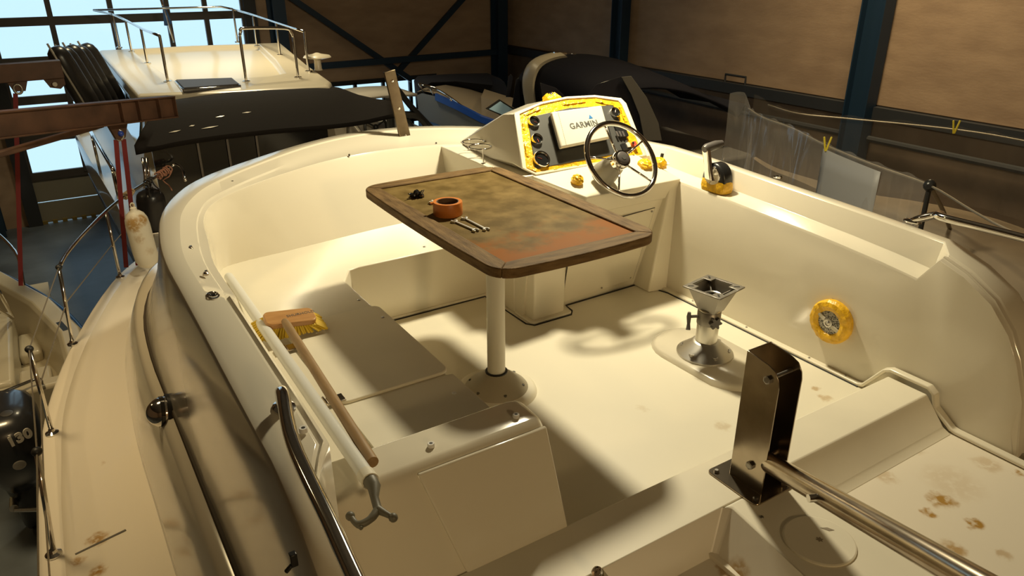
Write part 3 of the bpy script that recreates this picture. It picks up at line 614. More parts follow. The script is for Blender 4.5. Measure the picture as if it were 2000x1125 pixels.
# things on the table
p = PZ(875, 418, TZ-.007)
roll = thing('tape_roll', 'orange roll of adhesive tape standing flat on the worn table', 'tape', tuple(p))
t = MB(); t.lathe([(.0425, 0), (.054, 0), (.055, .002), (.055, .048), (.054, .050), (.0425, .050), (.0425, 0)], 40, p, cap=False); t.build('tape_winding', M['orange_tape'], roll, ang=50)
t = MB(); t.lathe([(.0425, .0005), (.0425, .0495), (.0395, .0495), (.0395, .0005), (.0425, .0005)], 40, p, cap=False); t.build('core', M['cardboard'], roll)
t = MB(); tl = p+V((-.052, .02, .046)); t.box(tl, (.018, .012, .006)); t.build('loose_end', M['orange_tape'], roll)
def wrench(a, b, lab, wd=.0085):
    a, b = V(a), V(b); a.z = b.z = TZ-.007+.004; d = (b-a).normalized(); r_ = V((d.y, -d.x, 0))
    o = thing('spanner', lab, 'spanner', tuple(a.lerp(b, .5)), 'spanners on the table')
    t = MB(); t.bar(a+d*.01, b-d*.01, wd, .005); t.build('shaft', M['alu'], o, bevel=.001)
    for e, s_ in ((a, 1), (b, -1)):
        dd = d*s_; t = MB(); pts = []
        for k in range(13):
            an = math.radians(40+280*k/12); pts.append(e+dd*.004-dd*math.cos(an)*.013+r_*math.sin(an)*.013)
        for k in range(13):
            an = math.radians(320-280*k/12); pts.append(e+dd*.004-dd*math.cos(an)*.0062+r_*math.sin(an)*.0062)
        t.prism([(q.x, q.y) for q in pts], a.z-.004, a.z+.004); t.build('open_jaw', M['alu'], o, bevel=.0008)
wrench(PZ(886, 430, TZ), PZ(930, 449, TZ), 'small chrome spanner nearest the tape roll on the table')
wrench(PZ(906, 424, TZ), PZ(951, 447, TZ), 'chrome spanner lying further from the tape roll on the table')
p = PZ(813, 386, TZ-.007)
bg_ = thing('bag_of_screws', 'small black crumpled heap of plastic and screws on the table', 'bag', tuple(p))
t = MB()
for k in range(16):
    a = random.uniform(0, 6.28); r_ = random.uniform(.0, .026); t.sphere(p+V((r_*math.cos(a), r_*math.sin(a), random.uniform(.006, .026)*(1-r_*18))), tuple(random.uniform(.006, .014) for _ in range(3)), 7, 5, Matrix.Rotation(a, 3, 'Z') @ Matrix.Rotation(a*2, 3, 'X'))
t.build('crumpled_plastic', M['dial'], bg_, ang=25)
for k in range(5):
    a = random.uniform(0, 6.28); q = p+V((.024*math.cos(a), .024*math.sin(a), .012)); t = MB(); t.tube([q, q+V((random.uniform(-.02, .02), random.uniform(-.02, .02), .012))], .0025, 6); t.build('screw', M['chrome'], bg_)
p = PZ(846, 398, TZ-.007); t = MB()
for k in range(7): t.sphere(p+V((random.uniform(-.012, .012), random.uniform(-.008, .008), random.uniform(.003, .012))), (random.uniform(.005, .010), .007, .005), 7, 5, Matrix.Rotation(k, 3, 'X'))
tag(t.build('crumpled_tape', M['cover_pl'], None, ang=20), 'small crumpled white scrap beside the orange tape roll', 'scrap')
# seat pedestal
c = V((2.255, 1.965, 0))
t = MB(); pad = []
for k in range(24):
    a = 2*math.pi*k/24; x_, y_ = math.cos(a), math.sin(a); pad.append((2.27+.165*x_, 1.945+.165*y_+(.115 if y_ >= -1e-6 else -.115)))
def grow(pl, s_): return [(2.27+(x_-2.27)*s_, 1.945+(y_-1.945)*s_) for x_, y_ in pl]
t.loft([[V((x_, y_, z_)) for x_, y_ in grow(pad, s_)] for s_, z_ in ((1.05, 0), (1.02, .016), (.96, .024))]); t.build('seat_pad', M['gel_gloss'], boat, ang=50)
ped = thing('seat_pedestal', 'aluminium seat pedestal without its seat, on a raised pad of the cockpit floor', 'pedestal', (c.x, c.y, .024))
t = MB(); t.lathe([(.122, .024), (.122, .032), (.112, .040), (.060, .082), (.052, .088), (.046, .088)], 40, c); foot = t.build('foot', M['alu'], ped, ang=40)
for k in range(6):
    a = k*math.pi/3+.15; q = c+V((.096*math.cos(a), .096*math.sin(a), .047)); t = MB(); t.lathe([(.013, -.006), (.013, .006), (.008, .006), (.006, .001)], 12, q); t.build('bolt_recess', M['screw'], foot)
t = MB(); t.lathe([(.047, .086), (.047, .235), (.044, .239), (.030, .239)], 32, c); t.build('column', mat('satin_aluminium', (.68, .66, .60), .30, 1.0), ped, ang=50)
t = MB(); t.lathe([(.050, .172), (.050, .230), (.046, .234)], 32, c); t.build('collar', M['alu_dark'], ped, ang=50)
# star knob facing the camera and a wing lever to the left
kd = V((-.35, -.94, 0)); F = frame(c+kd*.048+V((0, 0, .198)), (.94, -.35, 0), kd)
t = MB(); t.prism([(.022*(1+.28*math.cos(6*a))*math.cos(a), .022*(1+.28*math.cos(6*a))*math.sin(a)) for a in [2*math.pi*k/48 for k in range(48)]], .006, .022, F); t.lathe([(.008, 0), (.008, .010)], 10, F.to_translation(), F.to_3x3()); t.build('star_knob', M['grip'], ped, ang=50)
ld = V((-.88, .47, 0)).normalized(); q = c+ld*.05+V((0, 0, .204)); t = MB(); t.tube([q, q+ld*.036], .007, 8); q2 = q+ld*.038
t.tube([q2+V((0, 0, .02)), q2, q2+V((-.006, -.008, -.03)), q2+V((-.016, -.018, -.052))], [.007, .010, .007, .010], 8); t.build('clamp_lever', M['grip'], ped, ang=60)
# spider bracket on top: inverted frustum with slotted corner plates
hz_ = .338; ps = [PZ(1340, 556, hz_), PZ(1386, 539, hz_), PZ(1452, 561, hz_), PZ(1411, 588, hz_)]
pc = sum(ps, V((0, 0, 0)))/4
sx_ = V((.98, .17, 0)).normalized(); sy_ = V((-.17, .98, 0)).normalized(); HS = .092
pc = V((c.x+.004, c.y-.004, hz_))
def q4(h, z_): return [V((pc.x, pc.y, z_))+sx_*a*h+sy_*b*h for a, b in ((-1, -1), (1, -1), (1, 1), (-1, 1))]
t = MB(); n_ = 4
t.add(q4(HS-.016, hz_)+q4(.038, .232)+q4(.033, .240)+q4(HS-.022, hz_+.001), [(k+4*j, (k+1) % 4+4*j, (k+1) % 4+4*(j+1), k+4*(j+1)) for j in range(3) for k in range(4)]); br = t.build('bracket_cup', M['alu_dark'], ped, ang=20)
t = MB(); t.lathe([(.032, .225), (.032, .292), (.020, .292), (.020, .25)], 20, c); t.build('bearing', M['alu_dark'], ped, ang=40)
ring = [(.036*math.cos(2*math.pi*k/24), .036*math.sin(2*math.pi*k/24)) for k in range(24)]
t = MB(); t.tube([V((pc.x+a, pc.y+b, .302)) for a, b in ring], .006, 6, closed=True); t.build('bearing_ring', M['alu'], ped)
for a, b in ((-1, -1), (1, -1), (1, 1), (-1, 1)):
    o_ = V((pc.x, pc.y, hz_+.002))+sx_*a*(HS-.024)+sy_*b*(HS-.024); t = MB(); t.box(o_, (.050, .050, .006), Matrix((sx_, sy_, V((0, 0, 1)))).transposed()); cp_ = t.build('corner_plate', M['alu_dark'], ped, bevel=.002)
    dd = (sx_*a+sy_*b).normalized(); t = MB(); t.bar(o_-dd*.012+V((0, 0, .0032)), o_+dd*.012+V((0, 0, .0032)), .008, .001); t.build('slot', M['black'], cp_)
    t = MB(); t.bar(V((pc.x, pc.y, .302))+dd*.04, o_+V((0, 0, -.006)), .005, .012); t.build('rib', M['alu_dark'], ped)
for k in range(4):
    s1, s2 = q4(HS-.007, hz_+.002)[k], q4(HS-.007, hz_+.002)[(k+1) % 4]; t = MB(); t.bar(s1, s2, .016, .005); t.build('edge_bar', M['alu_dark'], ped, bevel=.001)
# steel U bracket with folding pole on the sill
ub = thing('steel_bracket', 'tall polished steel U bracket bolted to the cream sill at the right', 'bracket', (1.66, 1.2, .108))
bz = .108
bpl = [PZ(1383, 926, bz), PZ(1440, 896, bz), PZ(1540, 948, bz), PZ(1478, 984, bz)]
bc = sum(bpl, V((0, 0, 0)))/4
bx_ = V((0.0, -1, 0)); by_ = V((1, 0, 0))
def loc(u, v_, z_): return V((1.645+u, 1.20-v_, z_))
t = MB(); t.prism([(1.645+a, 1.20+b) for a, b in rrect(-.085, .085, -.105, .095, .016)], bz, bz+.006); t.build('base_plate', M['steel'], ub, bevel=.0015)
for a, b in ((-.065, .072), (.065, .072), (-.065, -.085), (.065, -.085)):
    t = MB(); t.lathe([(.009, 0), (.009, .006), (.006, .009)], 6, (1.645+a, 1.20+b, bz+.006)); t.build('bolt', M['screw'], ub)
uh = .448; x_l, x_r, yf, ya = 1.612, 1.712, 1.245, 1.12     # web at the front (yf), side plates run aft
def cheek(x, th=.004):
    pts = [(yf, bz+.006), (yf, bz+uh), (ya+.045, bz+uh-.012), (ya+.020, bz+uh-.022), (ya+.005, bz+uh-.045), (ya, bz+uh-.07), (ya, bz+.006)]
    t = MB(); t.loft([[V((x-th/2, a, b)) for a, b in pts], [V((x+th/2, a, b)) for a, b in pts]]); return t
cheek(x_l).build('side_plate', M['steel'], ub, bevel=.0008); cheek(x_r).build('side_plate', M['steel'], ub, bevel=.0008)
t = MB(); t.bb(x_l, x_r, yf-.004, yf, bz+.006, bz+uh); t.build('web_plate', M['steel'], ub, bevel=.0008)
for z_, y_ in ((bz+uh-.055, ya+.038), (bz+.085, ya+.052)):
    t = MB(); t.tube([(x_l-.006, y_, z_), (x_r+.006, y_, z_)], .006, 10); t.lathe([(.013, 0), (.013, .009), (.009, .011)], 6, (x_l-.002, y_, z_), Matrix.Rotation(-math.pi/2, 3, 'Y')); t.build('bolt', M['screw'], ub, ang=30)
pole = thing('steel_pole', 'long steel tube hinged in the U bracket, running out at the lower right', 'pole', (1.66, 1.17, bz+.09))
a = V((1.662, 1.175, bz+.085)); b = PP(1890, 1128, V((1.42, .44, .44)), V((0, 1, 0))); b = V(b)
d = (b-a).normalized()
t = MB(); t.tube([a, a+(b-a)*1.25], .031, 24); t.build('tube', M['steel'], pole, ang=60)
q = a.lerp(b, .43); s_ = V((-d.y, d.x, 0)).normalized(); s_ = -s_ if s_.x > 0 else s_
t = MB(); t.tube([q+s_*.026, q+s_*.052], .011, 12); t.build('cross_stub', M['chrome'], pole, ang=50)
t = MB(); t.tube([q-s_*.026, q-s_*.045], .009, 10); t.build('cross_stub', M['chrome'], pole, ang=50)
# steering wheel
wn = V((0, -math.cos(math.radians(39)), math.sin(math.radians(39)))); hub = PY(1214, 311, 2.555)
wf_ = frame(hub, (1, 0, 0), wn); wy = wf_.to_3x3() @ V((0, 1, 0)); WR = .184
sw = thing('steering_wheel', 'chrome five-spoke steering wheel at the helm', 'steering wheel', tuple(hub))
t = MB(); t.tube([wf_ @ V((WR*math.cos(a_), WR*math.sin(a_), 0)) for a_ in [2*math.pi*k/64 for k in range(64)]], .0125, 12, closed=True); t.build('rim', M['chrome'], sw, ang=180)
for k in range(5):
    a_ = math.radians(-120+72*k); t = MB(); t.tube([wf_ @ V((.03*math.cos(a_), .03*math.sin(a_), -.012)), wf_ @ V((WR*math.cos(a_), WR*math.sin(a_), 0))], .005, 8); t.build('spoke', M['chrome'], sw, ang=180)
t = MB(); t.lathe([(.040, -.035), (.044, -.012), (.044, .004), (.040, .012), (.030, .014)], 28, hub, wf_.to_3x3()); t.build('hub', M['chrome'], sw, ang=40)
t = MB(); t.lathe([(.031, .012), (.031, .017), (.026, .020), (.002, .020)], 24, hub, wf_.to_3x3()); cap = t.build('hub_cap', M['grip'], sw, ang=40)
t = MB(); t.lathe([(.012, .020), (.012, .0215), (.009, .0215)], 6, hub, wf_.to_3x3()); t.build('cap_emblem', M['letter'], sw)
t = MB(); t.lathe([(.062, -.165), (.060, -.13), (.050, -.07), (.040, -.035)], 28, hub, wf_.to_3x3()); t.build('column_boot', mat('grey_column', (.30, .28, .23), .5), sw, ang=50)
# tape-wrapped knobs on the dash
SN = (A2-A1).cross(B1-A1).normalized(); SN = SN if SN.z > 0 else -SN
def S(px, py, up=0): return PP(px, py, A1+SN*up, SN)
def lump(p, r, name, lab, pointy=0, seed=0):
    t = MB(); nu, nv = 22, 14; vs = []
    t.sphere((0, 0, 0), 1, nu, nv)
    F = frame(p, (1, 0, 0), SN); out = []
    for q in t.v:
        q = V(q); k = 1+.16*noise.noise(q*3.1+V((seed*5, 0, 0)))+.10*noise.noise(q*7+V((0, seed*3, 0)))
        if pointy:
            m_ = max(abs(q.x), abs(q.y)); q = V((q.x/max(m_, .3)*.9, q.y/max(m_, .3)*.9, q.z)) if q.z < .2 else V((q.x*1.05, q.y*1.05, q.z*1.1))
        out.append(tuple(F @ (V((q.x*r[0], q.y*r[1], (q.z+.6)*r[2]))*k)))
    t.v = out; return tag(t.build(name, M['tape'], None, ang=28), lab, 'knob', 'tape-wrapped knobs on the helm dash')
lump(S(1126, 357), (.030, .030, .026), 'tape_wrapped_switch', 'round knob wrapped in yellow tape below the left gauges', 0, 1)
lump(S(1258, 325), (.035, .034, .022), 'tape_wrapped_switch', 'square yellow tape-wrapped switch right of the steering wheel hub', 1, 2)
lump(S(1287, 322), (.033, .034, .022), 'tape_wrapped_switch', 'yellow tape-wrapped switch at the right edge of the steering wheel', 1, 3)
hp = PY(1076, 203, 3.09)
t = lump(hp, (.05, .04, .035), 'taped_compass', 'yellow tape-wrapped fitting on top of the helm hood', 0, 4); t['category'] = 'compass'
t = MB(); t.sphere(hp+V((.0, .0, .040)), (.022, .02, .018), 14, 8); o = t.build('dark_dome', M['dial']); attach(o, bpy.data.objects['taped_compass'])
ks = thing('key_switch', 'black key switch on a white plate at the right end of the helm dash', 'switch', tuple(S(1293, 318)))
q = S(1296, 316); F = frame(q, (1, 0, 0), SN); t = MB(); t.prism(rrect(-.02, .02, -.03, .05, .006), 0, .004, F); t.build('plate', M['white_pl'], ks, bevel=.001)
t = MB(); t.tube([F @ V((0, .02, 0)), F @ V((.004, .03, .03))], .009, 10); t.build('key', M['black_pl'], ks, bevel=.001)
# throttle control on the starboard ledge
th = V((2.705, 2.405, .582))
tc_ = thing('throttle_control', 'chrome and black engine control lever on the starboard ledge, base wrapped in yellow tape', 'throttle', tuple(th))
t = MB(); pr_ = [(-.075, 0), (.075, 0), (.078, .03), (.07, .06), (-.07, .06), (-.078, .03)]
t.loft([[th+V((a*s_+0, b*s_, z_)) for a, b in rrect(-.042, .042, -.075, .075, .03)] for s_, z_ in ((1, 0), (1.06, .02), (1.02, .045), (.96, .055))]); t.build('taped_base', M['tape'], tc_, ang=40)
t = MB(); arc = [(.072*math.cos(a_), .05+.088*math.sin(a_)) for a_ in [math.pi*k/16 for k in range(17)]]
t.loft([[th+V((x_, y_*s_, .05+(z_-.05)*s_)) for y_, z_ in arc] for x_, s_ in ((-.036, .80), (-.030, .95), (-.022, 1), (.022, 1), (.030, .95), (.036, .80))]); t.build('drum', M['black_pl'], tc_, ang=40)
t = MB(); t.lathe([(.048, 0), (.046, .008), (.020, .014), (.002, .015)], 24, th+V((-.034, 0, .075)), Matrix.Rotation(-math.pi/2, 3, 'Y')); t.build('side_disc', M['chrome'], tc_, ang=40)
l0 = th+V((-.046, .005, .06)); l1 = th+V((-.040, .055, .195))
t = MB(); t.loft([[q+V((a, b, 0)) for a, b in rrect(-.010*s_, .010*s_, -.027*s_, .027*s_, .008*s_, 3)] for q, s_ in ((l0, 1.1), (l0.lerp(l1, .5), .85), (l1, .9))]); t.build('lever', M['chrome'], tc_, ang=50)
t = MB(); t.tube([l1+V((-.014, 0, 0)), l1+V((.0, 0, .004)), l1+V((.06, -.005, .014)), l1+V((.095, -.01, .018))], [.016, .022, .022, .016], 14); t.build('grip', M['grip'], tc_, ang=60)
# cup holder: two wire rings on legs, standing on the tray beside the console
chz = .684
b1, b2 = PZ(917, 294, chz), PZ(944, 320, chz)
ch = thing('cup_holder', 'double wire ring cup holder on the tray beside the helm console', 'cup holder', tuple((b1+b2)/2))
h1 = HZ(b1, 268); h2 = HZ(b2, 293); rz = (h1+h2)/2
r1 = PZ(925, 277, rz); r2 = PZ(938, 287, rz)
for q in (r1, r2): t = MB(); t.tube([q+V((.056*math.cos(a_), .056*math.sin(a_), 0)) for a_ in [2*math.pi*k/32 for k in range(32)]], .0035, 8, closed=True); t.build('ring', M['chrome'], ch, ang=180)
for q in (b1, b2): t = MB(); t.tube([q, (q.x, q.y, rz)], .003, 8); t.lathe([(.012, 0), (.012, .003), (.004, .005)], 12, q); t.build('leg', M['chrome'], ch)
# steel strap standing on the front rim
sa, sb = PY(794, 281, 3.80), PY(760, 138, 3.80)
st = thing('steel_strap', 'upright flat steel bar with three screws on the front rim', 'steel bar', tuple(sa))
t = MB(); t.bar(sa, sb, .064, .018, up=(0, 1, 0)); t.build('bar', M['dark_steel_bar'], st, bevel=.003, seg=3)
for k in (.12, .5, .87):
    q = sa.lerp(sb, k)+V((0, -.010, 0)); t = MB(); t.lathe([(.008, -.002), (.008, .002), (.004, .003)], 12, q, Matrix.Rotation(math.pi/2, 3, 'X')); t.build('screw', M['chrome'], st)
t = MB(); t.box(sa+V((0, .008, -.004)), (.075, .03, .016)); t.build('foot', M['gel'], st, bevel=.003)
# holes and screws along the rim
for px, py in ((454, 353), (522, 320), (682, 301), (749, 276), (832, 268), (852, 278), (375, 386)):
    q = PZ(px, py, .700); t = MB(); t.lathe([(.0045, -.01), (.0045, .0004), (.003, .0008)], 8, q); t.build('rim_screw', M['plug'], coaming)
# loudspeaker on the starboard wall, masked with tape
sp_c = V((2.634, 1.635, .215)); sp = thing('wall_speaker', 'round loudspeaker on the starboard wall, its rim covered in yellow tape', 'speaker', tuple(sp_c))
F = frame(sp_c, (0, 1, 0), (-1, 0, 0)); R3 = F.to_3x3()
t = MB(); vs = []; nn = 48; prof = [(.094, -.01), (.096, .012), (.088, .026), (.070, .030), (.054, .026), (.050, .02)]
for r_, z_ in prof:
    for k in range(nn):
        a_ = 2*math.pi*k/nn; j = .0035*noise.noise(V((k*.9, r_*60, 0))) if r_ < .095 else 0
        vs.append(F @ V(((r_+j)*math.cos(a_), (r_+j)*math.sin(a_), z_+j*1.4)))
t.add(vs, [(i*nn+k, i*nn+(k+1) % nn, (i+1)*nn+(k+1) % nn, (i+1)*nn+k) for i in range(len(prof)-1) for k in range(nn)]); t.build('taped_rim', M['tape'], sp, ang=22)
t = MB(); t.lathe([(.058, .018), (.050, .021), (.002, .026)], 32, sp_c, R3)
def mesh_mat():
    m = mat('speaker_mesh', (.42, .40, .36), .5); nt = m.node_tree; tc = nt.nodes.new('ShaderNodeTexCoord'); vo = nt.nodes.new('ShaderNodeTexVoronoi'); vo.inputs['Scale'].default_value = 170; nt.links.new(tc.outputs['Object'], vo.inputs[0])
    cr = nt.nodes.new('ShaderNodeValToRGB'); cr.color_ramp.elements[0].color = (.03, .03, .03, 1); cr.color_ramp.elements[1].color = (.5, .48, .42, 1); cr.color_ramp.elements[0].position = .35; cr.color_ramp.elements[1].position = .55
    nt.links.new(vo.outputs['Distance'], cr.inputs[0]); nt.links.new(cr.outputs[0], nt.nodes['Principled BSDF'].inputs['Base Color']); return m
t.build('grille', mesh_mat(), sp, ang=60)
for s_ in (1, -1):
    t = MB(); t.bar(sp_c+V((-.027, .018*s_, .010*s_)), sp_c+V((-.023, .052*s_, .024*s_)), .016, .005, up=(1, 0, 0)); t.build('cross_bar', M['cover_pl'], sp, bevel=.001)
t = MB(); t.lathe([(.020, .024), (.020, .029), (.014, .031), (.010, .029), (.004, .034)], 20, sp_c, R3); t.build('tweeter', M['alu'], sp, ang=30)
# handrails
def handrail(pts, fl1, lab, nrm=(0, 0, 1)):
    o = thing('grab_rail', lab, 'handrail', tuple(fl1), 'grab rails on the coaming')
    t = MB(); t.tube(catmull(pts, 6), .0155, 16); t.build('tube', M['chrome'], o, ang=180)
    F = frame(fl1, (0, 1, 0), nrm); t = MB(); t.lathe([(.036, -.001), (.036, .004), (.026, .008), (.016, .010)], 20, (0, 0, 0)); t.v = [tuple(F @ V((q[0], q[1]*.72, q[2]))) for q in t.v]; fl = t.build('flange', M['chrome'], o, ang=40)
    for s_ in (-1, 1): t = MB(); t.sphere(F @ V((.026*s_, 0, .006)), .004, 8, 5); t.build('screw', M['screw'], fl)
    return o
f1 = PZ(555, 797, .634)
handrail([f1, f1+V((-.004, -.012, .045)), f1+V((-.012, -.06, .068)), V((.30, 1.30, .695)), V((.285, 1.05, .69)), V((.275, .85, .675)), V((.27, .55, .65)), V((.27, -.6, .62)), V((.27, -.9, .55)), V((.27, -.95, .35))], f1, 'chrome grab rail bending up from the port rim beside the boat hook')
f2 = PZ(1782, 433, .640)
handrail([f2, f2+V((0, -.03, .022)), f2+V((.0, -.10, .058)), V((2.80, 1.38, .715)), V((2.80, 1.1, .72)), V((2.80, .6, .72)), V((2.80, -.6, .70)), V((2.80, -.9, .62)), V((2.80, -.95, .40))], f2, 'chrome grab rail at the aft end of the starboard rim')
# flush ring pulls in the rim
for i, (px, py, z_, s_, lab) in enumerate(((416, 578, .655, 1.0, 'oval chrome ring pull in the port rim'), (1518, 347, .668, .8, 'small chrome ring pull in the starboard rim'))):
    q = PZ(px, py, z_); o = thing('ring_pull', lab, 'ring pull', tuple(q), 'ring pulls in the rim')
    t = MB(); t.lathe([(.032*s_, 0), (.032*s_, .003), (.028*s_, .005), (.024*s_, .003), (.002, .002)], 24, (0, 0, 0)); t.v = [(q.x+a*.6, q.y+b, q.z+c_) for a, b, c_ in t.v]; t.build('plate', M['chrome'], o, ang=40)
    t = MB(); t.tube([q+V((.011*math.cos(a_), -.008+.016*math.sin(a_), .007)) for a_ in [2*math.pi*k/16 for k in range(16)]], .003, 6, closed=True); t.build('ring', M['chrome'], o)
for px, py in ((372, 488), (402, 537)):
    q = PZ(px, py, .655); t = MB(); t.lathe([(.010, 0), (.010, .006), (.006, .010)], 10, q); t.box(q+V((.004, .006, .008)), (.008, .014, .008)); t.build('rim_stud', M['steel'], coaming)
# boat hook lying along the port bench
hk = thing('boat_hook', 'pale grey boat hook lying along the port bench with its dark hook towards the camera', 'boat hook', (.52, 2.3, .40))
ha, hb = V((.545, 3.10, SZ+.022)), V((.487, 1.385, .47)); ha = PZ(447, 541, SZ+.022); hb = PZ(722, 938, .465)
t = MB(); t.tube([ha, hb], .0195, 18); t.build('shaft', M['grey_pole'], hk, ang=60)
d = (hb-ha).normalized(); t = MB(); t.tube([hb-d*.03, hb+d*.004], .0215, 18); t.build('collar', M['cover_pl'], hk, ang=50)
M['hook_pl'] = mat('grey_brown_plastic', (.11, .10, .07), .5)
pR, pL, pM, pN = PZ(768, 1011, .445), PZ(684, 1008, .445), PZ(705, 1030, .44), PZ(738, 995, .45)
t = MB(); t.tube([hb, hb+d*.03, hb.lerp(pN, .6), pN], [.019, .016, .010, .010], 12); t.tube([pN, pN.lerp(pR, .5), pR], [.011, .008, .006], 10); t.sphere(pR, .011, 12, 8)
mid_ = pN.lerp(pM, .5)+V((0, -.004, 0)); t.tube(catmull([pN, mid_, pM.lerp(pL, .25), pL], 4), [.010]*4+[.009]*5+[.007]*4, 10); t.sphere(pL, .011, 12, 8); t.tube([pM.lerp(pL, .2), pM+V((0, -.004, 0))], [.007, .005], 8); t.build('hook_head', M['hook_pl'], hk, ang=60)
# deck brush on the seat
br_ = thing('deck_brush', 'wooden deck scrubbing brush with yellow bristles and long handle on the port bench', 'brush', (.60, 2.45, SZ))
bc_ = PZ(566, 619, .425); ang_ = math.radians(-3)
Bx = V((math.cos(ang_), math.sin(ang_), -.10)).normalized(); Bn = V((.10, -.22, 1)).normalized(); F = frame(bc_, Bx, Bn)
M['brush_wood'] = mat('varnished_beech', (.52, .28, .10), .4, col2=(.40, .19, .06), nscale=8, stretch=(1, 5, 5), coat=.3)
M['bristle'] = mat('yellow_bristles', (.70, .48, .03), .6)
t = MB(); t.prism(rrect(-.088, .092, -.036, .048, .024), -.022, 0, F); blk = t.build('block', M['brush_wood'], br_, bevel=.004, seg=2)
text_mesh('lettering', 'SHURHOLD', .019, F @ Matrix.Translation((.042, .012, .0004)) @ Matrix.Rotation(math.radians(8), 4, 'Z'), M['letter'], blk, depth=.0003)
t = MB()
for ix in range(21):
    for iy in range(9):
        u, v_ = (ix/20-.5)*.165+.004, (iy/8-.5)*.075+.004
        fx = u*1.35+(.0 if abs(u) < .06 else math.copysign(.012, u)); fy = v_*1.5
        a_ = F @ V((u, v_, -.02)); b_ = F @ V((fx+random.uniform(-.004, .004), fy+random.uniform(-.004, .004), -.062+abs(u)*.08)); b_.z = max(b_.z, SZ+.024)
        t.tube([a_, b_], [.0045, .0055], 5)
o = t.build('bristles', M['bristle'], br_, ang=60); o['kind'] = 'stuff'
ha_, hb_ = PZ(560, 634, .435), PZ(728, 903, .462)
t = MB(); t.tube([ha_-(hb_-ha_).normalized()*.03, ha_, hb_], [.012, .0150, .0155], 16); t.build('handle', M['ash'], br_, ang=60)
# navigation light on the deckhouse side
from mathutils.bvhtree import BVHTree
nb = bmesh.new(); nb.from_mesh(bpy.data.objects['deckhouse_side'].data); nhit = BVHTree.FromBMesh(nb).ray_cast(_C, ray(326, 803).normalized()); nb.free(); nq = nhit[0]; nl = thing('navigation_light', 'domed chrome navigation light on the port side below the rim', 'navigation light', tuple(nq))
R_ = Matrix.Rotation(math.radians(-80), 3, 'Y')
t = MB(); t.lathe([(.072, -.02), (.072, .004), (.066, .006)], 32, nq, R_); t.build('gasket', M['black'], nl, ang=40)
t = MB(); t.lathe([(.064*math.cos(a_), .006+.075*math.sin(a_)) for a_ in [math.pi/2*k/10 for k in range(11)]][:-1]+[(.001, .081)], 32, nq, R_); t.build('dome', M['chrome'], nl, ang=60)
t = MB(); t.lathe([(.0655, .014), (.0655, .028), (.0625, .030)], 32, nq, R_, cap=False); t.build('lens_slot', M['dial'], nl)
# stud and small fitting low on the coaming's outer wall
q = PX(573, 1092, .235); t = MB(); t.box(q, (.014, .014, .030)); t.tube([q+V((-.004, 0, -.012)), q+V((-.018, 0, -.024))], .005, 8); tag(t.build('wall_clip', M['black_pl'], None, bevel=.004), 'small dark clip on the outer face of the port coaming, at the bottom edge', 'clip')
# ------------------------------------------------------------------ rails, ropes and fenders on our own foredeck
def px_tube(pts, r, n=8, closed=False, smooth=4):
    t = MB(); t.tube(catmull(pts, smooth) if smooth else pts, r, n, closed); return t
M['rope_p'] = mat('pink_rope', (.50, .24, .16), .8, bump=.5, bscale=180)
M['rope_w'] = mat('beige_rope', (.46, .34, .20), .8, bump=.5, bscale=180)
M['wire'] = mat('wire', (.30, .26, .20), .45, .7)
guard = thing('guard_rail', 'polished guard rail with stanchions and wires along the port side deck', 'railing', (.0, 5.0, -1.09))
DZ = -1.063
STN = [((235, 541), (207, 413)), ((142, 672), (115, 522)), ((102, 846), (57, 682)), ((105, 1083), (72, 882))]
tops = []
for i, (b_, t_) in enumerate(STN):
    b = PZ(*b_, DZ); tp = PZ(*t_, -.48); tp = V((b.x+(tp.x-b.x)*.5, b.y+(tp.y-b.y)*.5, 0)); tp.z = HZ(tp, t_[1]) if False else -.48
    tp = PZ(*t_, -.48) if i != 0 else PZ(*t_, -.45)
    tops.append(tp)
    t = MB(); t.tube([b, tp], .0135, 10); s_ = t.build('stanchion', M['chrome'], guard, ang=180)
    t = MB(); t.lathe([(.038, -.002), (.038, .006), (.020, .016), (.016, .03)], 20, b); t.build('stanchion_foot', M['chrome'], s_, ang=40)
    if i: t = MB(); t.sphere(tp, (.024, .024, .022), 12, 8); t.build('stanchion_cap', M['black'], s_)
rail = [PZ(115, 522, -.48), PZ(133, 492, -.475), PZ(165, 455, -.465), PZ(207, 413, -.45), PZ(250, 379, -.42), PZ(298, 349, -.385), PZ(325, 332, -.355), PZ(343, 321, -.32), PZ(356, 330, -.32), PZ(362, 352, -.34)]
px_tube(rail, .0145, 12).build('top_rail', M['chrome'], guard, ang=180)
t = MB(); t.tube([tops[1], tops[2]], .004, 6); t.tube([tops[2], tops[3], PZ(75, 1125, -.6)], .004, 6)
m0, m1, m2, m3 = PZ(214, 484, -.78), PZ(130, 590, -.78), PZ(78, 752, -.78), PZ(88, 1000, -.80)
for q in ((m0, PZ(252, 440, -.74)), (m0, m1), (m1, m2), (m2, m3), (m3, PZ(97, 1125, -.9))): t.tube(list(q), .0045, 6)
t.build('life_line', M['wire'], guard)
def coil(pts, r, m, name, lab, cat='rope', smooth=3):
    return tag(px_tube(pts, r, 6, smooth=smooth).build(name, M[m], None, ang=180), lab, cat)
def helix(a, b, r, turns, n=14, jit=.0):
    a, b = V(a), V(b); d = (b-a).normalized(); u = d.cross(V((0, 0, 1))).normalized(); v_ = d.cross(u)
    return [a.lerp(b, k/(turns*n))+(u*math.cos(2*math.pi*k/n)+v_*math.sin(2*math.pi*k/n))*(r+random.uniform(-jit, jit)) for k in range(int(turns*n)+1)]
ra, rb = PZ(243, 384, -.424), PZ(257, 374, -.416)
fb = PZ(276, 466, -.70); ft = PZ(262, 404, -.42)
coil(helix(ra, rb, .026, 4)+[PZ(254, 390, -.43), ft], .009, 'rope_w', 'fender_rope', 'beige rope tied round the guard rail above the white fender', smooth=2)
